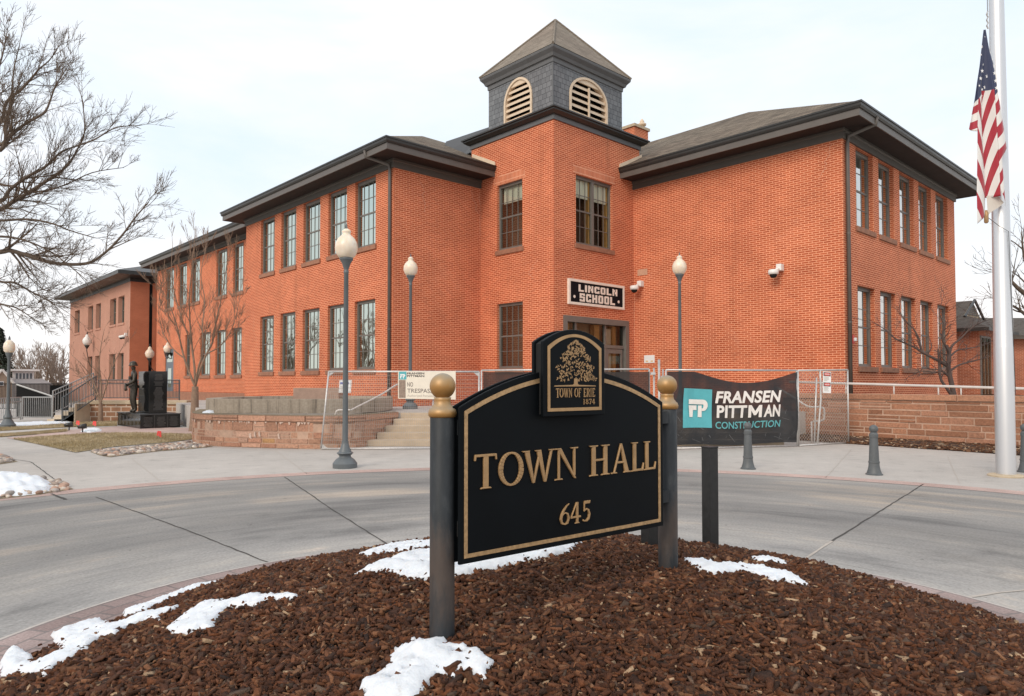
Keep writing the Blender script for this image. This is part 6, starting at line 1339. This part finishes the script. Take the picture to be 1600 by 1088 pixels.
for L in LAWNS:
    P=np.array(L); q=P.min(0)+(P.max(0)-P.min(0))*nr.random((60000,2)); q=q[inside(L,q)][:16000]; n=len(q)
    h=.02+.035*nr.random(n); a=nr.random(n)*6.28; w_=.006; lean=nr.standard_normal((n,2))*.02
    b0=np.c_[q,np.full(n,.012)]; V=np.stack([b0+np.c_[np.cos(a)*w_,np.sin(a)*w_,np.zeros(n)],b0-np.c_[np.cos(a)*w_,np.sin(a)*w_,np.zeros(n)],b0+np.c_[lean,h]],1)
    Vs.append(V.reshape(-1,3)); Fs.append(np.arange(n*3).reshape(-1,3)+n0); n0+=3*n
    patch=np.sin(q[:,0]*1.7+q[:,1]*.8)*np.sin(q[:,1]*1.3-q[:,0]*.6); mixv=np.clip(.5+.4*patch+.25*nr.standard_normal(n),0,1)[:,None]
    Cs.append(np.repeat((np.array([.52,.42,.28])*mixv+np.array([.31,.235,.115])*(1-mixv)),3,0))
tag(np_mesh('lawn_grass',np.concatenate(Vs),np.concatenate(Fs),BL_,np.concatenate(Cs)),kind='stuff')
ROCK=attr_mat('river_rock',.75,8.,.25,.3,20.)
import bmesh
bm=bmesh.new(); bmesh.ops.create_icosphere(bm,subdivisions=2,radius=1); IV=np.array([v.co[:] for v in bm.verts]); IF=np.array([[v.index for v in f.verts] for f in bm.faces]); bm.free()
def rocks(name,poly,n,s0,s1,zf=lambda x,y:0*x):
    P=np.array(poly); q=P.min(0)+(P.max(0)-P.min(0))*nr.random((n*8,2)); q=q[inside(poly,q)][:n]; n=len(q)
    s=(s0+(s1-s0)*nr.random(n)**2)[:,None]*np.stack([np.ones(n),.6+.4*nr.random(n),.45+.3*nr.random(n)],1)
    V=IV[None]*s[:,None,:]*(1+.10*np.sin(IV[None]*3+nr.random((n,1,3))*6).sum(-1,keepdims=True)); rot(V,0,.3*nr.standard_normal(n)); rot(V,2,nr.random(n)*6.3)
    V+=np.c_[q,zf(q[:,0],q[:,1])+s[:,2]*.35+.012*nr.random(n)][:,None,:]
    cp=np.array([[.40,.31,.25],[.48,.38,.31],[.33,.29,.26],[.42,.27,.20],[.56,.49,.42],[.25,.21,.19]])[nr.choice(6,n)]*(.8+.4*nr.random((n,1)))
    return tag(np_mesh(name,V.reshape(-1,3),(np.arange(n)[:,None,None]*len(IV)+IF[None]).reshape(-1,3),ROCK,np.repeat(cp,len(IV),0),smooth=True),kind='stuff')
rocks('river_rocks',gp(((143,706),(155,711),(172,714),(205,709.5),(250,704.5),(300,701),(330,698),(305,691.5),(255,695.5),(200,701.5))),1100,.022,.075)
rocks('river_rocks',gp(((-20,782),(60,773),(112,765),(90,752.5),(60,750),(-20,752))),420,.03,.08)
rocks('river_rocks',gp(((-30,728),(25,722),(8,715),(-30,714))),140,.04,.10)
rocks('river_rocks',gp(((283,664),(303,668),(303,657),(283,656))),160,.08,.2)
sheet('rock_bed',gp(((-20,783),(60,774),(115,765),(91,752),(60,749),(-20,750))),.006,DIRT); sheet('rock_bed',gp(((140,706),(155,712),(172,715),(205,710.5),(250,705.5),(300,702),(333,698.5),(305,690),(255,693),(200,699))),.006,DIRT); sheet('rock_bed',gp(((-30,730),(28,722),(8,714),(-30,713))),.006,DIRT)
flat=lambda x,y:0*np.asarray(x)
pile=lambda x,y:.13*np.exp(-(((np.asarray(x)+7.75)/.75)**2+((np.asarray(y)-10.75)/.4)**2))
snow('old lumpy snow heap on the rock verge at the left edge',[G(*p)[:2] for p in ((-25,772),(0,777),(35,775),(62,772),(80,766),(74,758),(60,755),(30,752),(-25,752))],pile,.09,.035,group='snow lying on the ground at the left')
snow('thin flat snow remnant beside the black spotlight on the brick path',[G(*p)[:2] for p in ((127,675),(140,676.5),(156,674.5),(158,672),(150,670.5),(134,671.5))],flat,.04,.05,group='snow lying on the ground at the left')
snow('long thin snow strip in front of the steel railings',[G(*p)[:2] for p in ((-10,668),(40,667),(110,662.5),(112,660.5),(60,661),(20,663),(-10,665))],flat,.05,.1,group='snow lying on the ground at the left')
snow('small snow scrap on the cap of the planter wall below the seat wall',[AT(px,645,18.7)[:1]+(18.7+dy,) for px,dy in ((319,-.1),(332,-.12),(340,0),(330,.15),(320,.1))],lambda x,y:.80+0*np.asarray(x),.05,.03,group='snow lying on the ground at the left')
FLR=mat('flag_marker_red',(.75,.05,.04),.5)
for (px,py),lb in (((121,664),'red marker flag in the strip of lawn furthest left'),((147,665),'red marker flag in the lawn in front of the young tree'),((248,683),'red marker flag in the near lawn before the granite memorial'),((131,656),'tiny red marker flag at the foot of the stair railing')):
    x,y,_=G(px,py+(4 if py>660 else 1)); s=1. if py>660 else .55; t=thing('marker_flag',lb,'marker flag',(x,y,0),group='red utility marker flags'); m=MB(); m.tube([(x,y,0),(x,y,.17*s)],.004,4); m.build('wire',GALV,t)
    m=MB(); m.add([(x-.06*s,y,.02+.1*s),(x+.07*s,y,.0+.06*s),(x+.05*s,y+.03,.05+.18*s),(x-.05*s,y+.02,.02+.22*s),(x-.06*s,y+.01,.02+.1*s),(x+.07*s,y+.01,.06*s),(x+.05*s,y+.04,.05+.18*s),(x-.05*s,y+.03,.02+.22*s)],[(0,1,2,3),(7,6,5,4),(0,4,5,1),(2,6,7,3),(1,5,6,2),(3,7,4,0)]); m.build('flag',FLR,t)
for (px,py),lb in (((108,673),'small brown ground spotlight beside the brick path'),((129,676),'black ground spotlight beside the flat snow remnant')):
    x,y,_=G(px,py); t=thing('spotlight',lb,'spotlight',(x,y,0)); m=MB(); m.tube([(x,y,0),(x,y,.14)],.02,6); m.build('stake',GUT,t); m=MB(); m.tube([(x-.13,y-.04,.17),(x-.05,y-.02,.19),(x+.10,y+.02,.21)],[.05,.07,.085],10); m.build('head',GUT,t,smooth=True)
# ------------------------------------------------------------------ granite memorial and bronze soldier
c0=G(219,670.5); mv,mu=VU(c0[0],c0[1])
def granite():
    m=bpy.data.materials.new('black_granite'); m.use_nodes=True; t=m.node_tree; b=t.nodes['Principled BSDF']; b.inputs['Base Color'].default_value=(.010,.011,.012,1); b.inputs['Roughness'].default_value=.09
    return m
GRN=granite(); ENG=mat('engraved_grey',(.085,.08,.075),.6,noise=(30,.5))
M=thing('granite_memorial','polished black granite memorial block on a panelled base engraved with names','monument',(0,0,0)); M.rotation_euler=(0,0,TH)
m=MB(); m.box((mv,mu,0),(mv+1.32,mu+2.85,.47)); m.build('base',GRN,M,bevel=.008)
m=MB(); m.box((mv-.02,mu-.02,.47+.001),(mv+1.34,mu+2.87,.50)); m.build('base_cap',mat('dark_cap',(.05,.05,.05),.5),M)
m=MB(); m.box((mv+.40,mu+.45,.501),(mv+1.0,mu+1.75,2.0)); m.build('block',GRN,M,bevel=.006)
rg=random.Random(2)
m=MB()
for k in range(34):     # lines of engraved names
    z=.62+.038*k
    if k in (22,27): continue
    h=.10+.07*rg.random(); m.box((mv+.71-h*1.0,mu+.448,z),(mv+.71+h*1.0,mu+.4495,z+.016))
for j in range(3):
    a0=mv+.05+j*.425
    for k in range(9): h=.09+.06*rg.random(); m.box((a0+.2-h,mu-.0015,.07+.038*k),(a0+.2+h,mu-.0003,.085+.038*k))
for j in range(6):
    a0=mu+.10+j*.45
    for k in range(9): h=.09+.06*rg.random(); m.box((mv-.0015,a0+.18-h,.07+.038*k),(mv-.0003,a0+.18+h,.085+.038*k))
m.build('engraving',ENG,M)
m=MB()
for j in (1,2): m.box((mv-.0+.02+j*.43,mu-.002,.01),(mv+.03+j*.43,mu-.0004,.47))
m.build('panel_joint',ENG,M)
BRZ=mat('dark_bronze',(.060,.050,.038),.42,metal=.55,noise=(14,.35))
sv,su=mv+.17,mu+1.45; sx,sy,_=W(sv,su); sz=.501
ST=thing('soldier_statue','dark bronze statue of a helmeted soldier holding a rifle beside the granite block','statue',(sx,sy,sz))
def skin(name,verts,edges,m,par,sub=2):
    me=bpy.data.meshes.new(name); o0=par['_org']; me.from_pydata([tuple(Vector(v[:3])) for v in verts],[],[]); 
    me=bpy.data.meshes.new(name); me.from_pydata([v[:3] for v in verts],edges,[]); o=bpy.data.objects.new(name,me); C.objects.link(o); o.parent=par
    md=o.modifiers.new('skin','SKIN'); md.use_smooth_shade=True
    for i,v in enumerate(verts): me.skin_vertices[0].data[i].radius=(v[3],v[4] if len(v)>4 else v[3])
    me.skin_vertices[0].data[0].use_root=True
    s=o.modifiers.new('sub','SUBSURF'); s.levels=sub; s.render_levels=sub; me.materials.append(m); return o
bV=[(0,0,.93,.15,.115),(0,0,1.12,.145,.11),(0,-.01,1.3,.165,.12),(0,0,1.43,.13,.10),(0,-.01,1.52,.055),(0,-.03,1.60,.07,.08),(0,-.03,1.70,.085,.095),  #0-6 torso head
    (-.10,0,.86,.105),(-.14,-.05,.50,.085),(-.16,.02,.12,.06),(-.17,-.10,.04,.05), (.10,.02,.86,.105),(.13,-.02,.50,.085),(.14,.05,.12,.06),(.16,-.06,.04,.05), #7-14 legs
    (-.21,.0,1.40,.075),(-.30,-.03,1.14,.062),(-.22,-.20,.98,.045),(-.19,-.24,.965,.035), (.21,0,1.40,.075),(.29,-.04,1.14,.062),(.17,-.22,1.03,.045),(.13,-.25,1.01,.035)]
bE=[(0,1),(1,2),(2,3),(3,4),(4,5),(5,6),(0,7),(7,8),(8,9),(9,10),(0,11),(11,12),(12,13),(13,14),(3,15),(15,16),(16,17),(17,18),(3,19),(19,20),(20,21),(21,22)]
i=len(bV)
for hand,(hx0,hy0,hz0),sg_ in ((18,(-.19,-.24,.965),1),(22,(.13,-.25,1.01),-1)):
    for k in range(4):   # four fingers closed under the rifle, then the thumb over it
        bV+= [(hx0+.02*sg_+.013*(k-1.5),hy0-.03-.003*k,hz0-.02,.010),(hx0+.02*sg_+.013*(k-1.5),hy0-.05,hz0+.012,.009),(hx0+.02*sg_+.013*(k-1.5),hy0-.035+.002*k,hz0+.034,.008)]; bE+=[(hand,i),(i,i+1),(i+1,i+2)]; i+=3
    bV+= [(hx0+.045*sg_,hy0-.01,hz0+.03,.010),(hx0+.05*sg_,hy0-.035,hz0+.045,.009)]; bE+=[(hand,i),(i,i+1)]; i+=2
ST.rotation_euler=(0,0,-.95)
body=skin('body',bV,bE,BRZ,ST)
m=MB(); o_=ST['_org']; loc=lambda x,y,z:(x+o_[0],y+o_[1],z+o_[2])
m.lathe([(.155,1.70),(.158,1.715),(.135,1.74),(.128,1.79),(.095,1.845),(.03,1.87)],loc(0,-.03,0),18); m.build('helmet',BRZ,ST,smooth=True)
m=MB(); m.add([loc(-.014,-.118,1.645),loc(.014,-.118,1.645),loc(0,-.145,1.648),loc(0,-.116,1.69)],[(0,1,2),(1,3,2),(3,0,2)])
for s in (-1,1): m.tube([loc(s*.02,-.117,1.685),loc(s*.05,-.108,1.685)],.008,5); m.tube([loc(s*.09,-.03,1.64),loc(s*.092,-.03,1.69)],.015,5)
m.tube([loc(-.025,-.108,1.612),loc(.025,-.108,1.612)],.007,5); m.build('face',BRZ,body) if False else m.build('face_features',BRZ,ST,smooth=True)
m=MB(); m.tube([loc(-.62,-.20,.88),loc(-.1,-.27,.99),loc(.25,-.30,1.06)],[.014,.018,.02],6); m.tube([loc(.05,-.29,1.01),loc(.25,-.31,1.03),loc(.50,-.33,.83)],[.03,.035,.05],6); m.build('rifle',BRZ,ST,smooth=True)
m=MB(); m.lathe([(.185,.90),(.18,.96),(.165,1.0)],loc(0,0,0),14); m.box(loc(-.12,-.17,1.2),loc(-.03,-.12,1.32)); m.box(loc(.03,-.17,1.2),loc(.12,-.12,1.32)); m.build('belt',BRZ,ST)
m=MB(); m.box(loc(-.3,-.3,0),loc(.3,.25,.03)); m.build('plinth',BRZ,ST,bevel=.01)
# ------------------------------------------------------------------ annex stairs, retaining wall, railings and fences at the far left
RAIL=mat('grey_rail_paint',(.085,.095,.10),.5,noise=(6,.12)); SILV=mat('silver_rail',(.36,.36,.355),.45,metal=.4,noise=(8,.15)); BLKR=mat('black_rail',(.010,.010,.010),.85,spec=.2)
Y=29.; px2x=lambda px,Y=29.:AT(px,600,Y)[0]; pz=lambda py,Y=29.:AT(500,py,Y)[2]
t=thing('retaining_wall','brown block retaining wall with tan cap below the grey porch railing','wall',(px2x(138),Y,0))
x0,x1=px2x(139),px2x(291); zt=pz(632)
m=MB(); m.box((x0,Y,-.05),(x1,Y+.4,zt)); m.build('wall',brick_mat('brown_block',(.33,.17,.10),(.40,.21,.125),(.62,.50,.40),bw=.42,rh=.20,ms=.022,stain=.2),t)
m=MB(); m.box((x0-.06,Y-.06,zt+.001),(x1+.06,Y+.46,zt+.16)); m.build('cap',CAPST,t,bevel=.02)
sheet('porch_floor',[(x0,Y+.3),(x1+2,Y+.3),(x1+2,Y+5),(x0,Y+5)],zt-.02,CONC)
def railing(name,label,a,b,z0a,z0b,h,m,n,r=.012,rr=.025,group=None,mid=False,ext=0):
    a,b=Vector((*a,0)),Vector((*b,0)); t=thing(name,label,'railing',(a.x,a.y,z0a),group=group); P=lambda s,z:tuple(a.lerp(b,s)+Vector((0,0,z0a+(z0b-z0a)*s+z)))
    mb=MB(); mb.tube([P(0,h),P(1,h)],rr,6); mb.tube([P(0,.1),P(1,.1)],rr*.8,6)
    if mid: mb.tube([P(-ext,h*.82),P(1,h*.82)],rr*.8,6)
    mb.build('rail',m,t); mb=MB()
    for s in (0,1): mb=MB(); mb.tube([P(s,0),P(s,h+.02)],rr*1.1,6); mb.build('post',m,t)
    mb=MB()
    for k in range(1,n): mb.tube([P(k/n,.1),P(k/n,h)],r,4,cap=False)
    mb.build('balusters',m,t); return t
railing('porch_railing','dark grey porch railing standing above the tan capped retaining wall',(px2x(148),Y+.25),(px2x(276),Y+.25),zt+.16,zt+.16,pz(594)-zt-.16,RAIL,58,mid=True)
xa,xb=px2x(83,28.2),px2x(147)
railing('stair_railing','grey stair railing climbing to the annex porch, the nearer of two',(px2x(98,27.6),27.6),(px2x(150,28.8),28.8),0,zt+.16,1.0,RAIL,22)
railing('stair_railing','silver topped stair railing climbing to the annex porch, the farther of two',(px2x(83,28.6),28.6),(px2x(146,30.4),30.4),.25,zt+.3,1.0,SILV,16,mid=True)
t=thing('annex_stairs','short flight of concrete steps left of the brown retaining wall','steps',(px2x(110),28.6,0)); m=MB()
for k in range(5): m.box((px2x(99)+.28*k,28.0,0),(px2x(140)-.005,30.,.15*(k+1)))
m.build('flight',STEP,t,bevel=.01)
for k,(pa,pb,ya,yb,lb) in enumerate(((-14,33,26.5,29.2,'silver barrier rail panel at the far left behind the lamp'),(36,82,29.6,29.4,'silver barrier rail panel across the walk between lamp and stairs'))):
    railing('barrier_rail',lb,(px2x(pa,ya),ya),(px2x(pb,yb),yb),.05,.05,.93,SILV,15,r=.016,rr=.028,group='silver barrier rails at the far left',mid=(k==0))
t=thing('dark_fence','black cloth covered fence sloping down behind the silver barrier rails','fence',(px2x(25,33),33,0)); m=MB()
m.add([(px2x(26,33),33,.0),(px2x(86,33),33,.0),(px2x(86,33),33,pz(621,33)),(px2x(26,33),33,pz(602,33)),(px2x(26,33),33.05,.0),(px2x(86,33),33.05,.0),(px2x(86,33),33.05,pz(621,33)),(px2x(26,33),33.05,pz(602,33))],[(0,1,2,3),(7,6,5,4),(3,2,6,7),(1,5,6,2),(0,3,7,4)]); m.build('cloth',BLKR,t)
m=MB(); m.tube([(px2x(27,33),32.95,pz(601,33)),(px2x(86,33),32.95,pz(620.5,33))],.04,6); m.build('top_rail',SILV,t)
t=railing('picket_fence','low black picket fence with dark cloth far behind the barrier rails',(px2x(-12,38),38),(px2x(112,38),38),.1,.1,pz(600,38)-.1,BLKR,60,r=.014)
m=MB(); m.box((px2x(77,38),38.05,.1),(px2x(107,38),38.08,pz(602,38))); m.build('cloth',BLKR,t)
# far houses
HW=mat('far_white_siding',(.72,.70,.69),.7,noise=(1,.1)); HG=mat('far_grey_roof',(.27,.25,.25),.85,noise=(.6,.15)); HT=mat('far_tan_siding',(.34,.25,.19),.8,noise=(1,.15)); HD=mat('far_window',(.10,.11,.13),.3)
def fpt(px,py,Y): return AT(px,py,Y)
def house_frame(px,Y):
    p=Vector(AT(px,600,Y)[:2]); d=p.normalized(); e=Vector((d.y,-d.x)); k=1/(1+0*p.x)
    def fn(a,b_,z): q=p+e*a+d*b_; return (q.x,q.y,z)
    def al(px2): # distance along the facade for a photo column
        a,y,_=ray(px2,600); n=Vector((a,y)); t=p.dot(d)/n.dot(d); return (n*t-p).dot(e)
    def zz(py): a,y,b=ray(px,py); return H+b*(p.y/y)
    return fn,al,zz,p
fn,al,zz,p=house_frame(36,62); t=thing('far_house','far white sunroom house with grey roof in front of the leafless trees','house',(p.x,p.y,0))
x0,x1,zt_,zb_=al(19),al(53),zz(580),zz(594)
m=MB(); m.box((x0,0,0),(x1,4,zt_),fn); m.build('wall',HW,t)
m=MB(); m.box((x0-.3,-.3,zt_+.002),(x1+.4,4.3,zt_+.16),fn); m.build('roof',HW,t)
for k in range(5):
    m=MB(); a=x0+.25+(x1-x0-.3)*k/5; m.box((a,-.03,zb_+.1),(a+(x1-x0)/5-.16,-.003,zt_-.2),fn); m.build('window',HD,t)
m=MB(); xa,xb,xc,xd=al(20),al(80),al(66),al(24); m.add([fn(xa,-4,zz(600)),fn(xb,-4,zz(600)),fn(xc,-.35,zz(592)),fn(xd,-.35,zz(592)),fn(xa,-4,0),fn(xb,-4,0),fn(xc,-.35,0),fn(xd,-.35,0)],[(0,1,2,3),(0,4,5,1),(1,5,6,2),(3,2,6,7),(0,3,7,4)]); m.build('porch_roof',HG,t)
fn,al,zz,p=house_frame(3,58); t=thing('far_house','far tan gabled house with white trim behind the lamp at the left edge','house',(p.x,p.y,0))
le,re,pk=(al(-18),zz(602)),(al(23),zz(600)),(al(3),zz(578.5))
m=MB(); m.prism([(le[0],0),(re[0],0),re,pk,le],lambda a,z,d:fn(a,d,z),0,6); m.build('wall',HT,t)
for q_ in (le,re):
    m=MB(); m.tube([fn(pk[0],-.05,pk[1]+.05),fn(q_[0]*1.05,-.05,q_[1]-.1)],.10,5); m.build('rake_trim',HW,t)
m=MB(); m.box((al(-2),-.05,zz(603)),(al(6),-.003,zz(596)),fn); wn=m.build('window',HW,t); m=MB(); m.box((al(-1),-.06,zz(602)),(al(5),-.051,zz(597)),fn); m.build('pane',HD,wn)
# side door of the left range
P=face_fn('v',V2); m=MB(); m.box((A2D[0]+.01,.05,1.0),(A2D[1]-.01,.12,3.74),P); dr=m.build('side_door',mat('blue_grey_door',(.13,.16,.19),.5,noise=(3,.1)),BLD)
m=MB(); m.box((A2D[0]+.5,.03,1.3),(A2D[1]-.5,.049,2.5),P); m.box((A2D[0]+.3,.032,2.9),(A2D[1]-.3,.049,3.5),P); m.build('pane',GLASS,dr)
for o in list(bpy.data.objects):
    if '_org' in o: del o['_org']
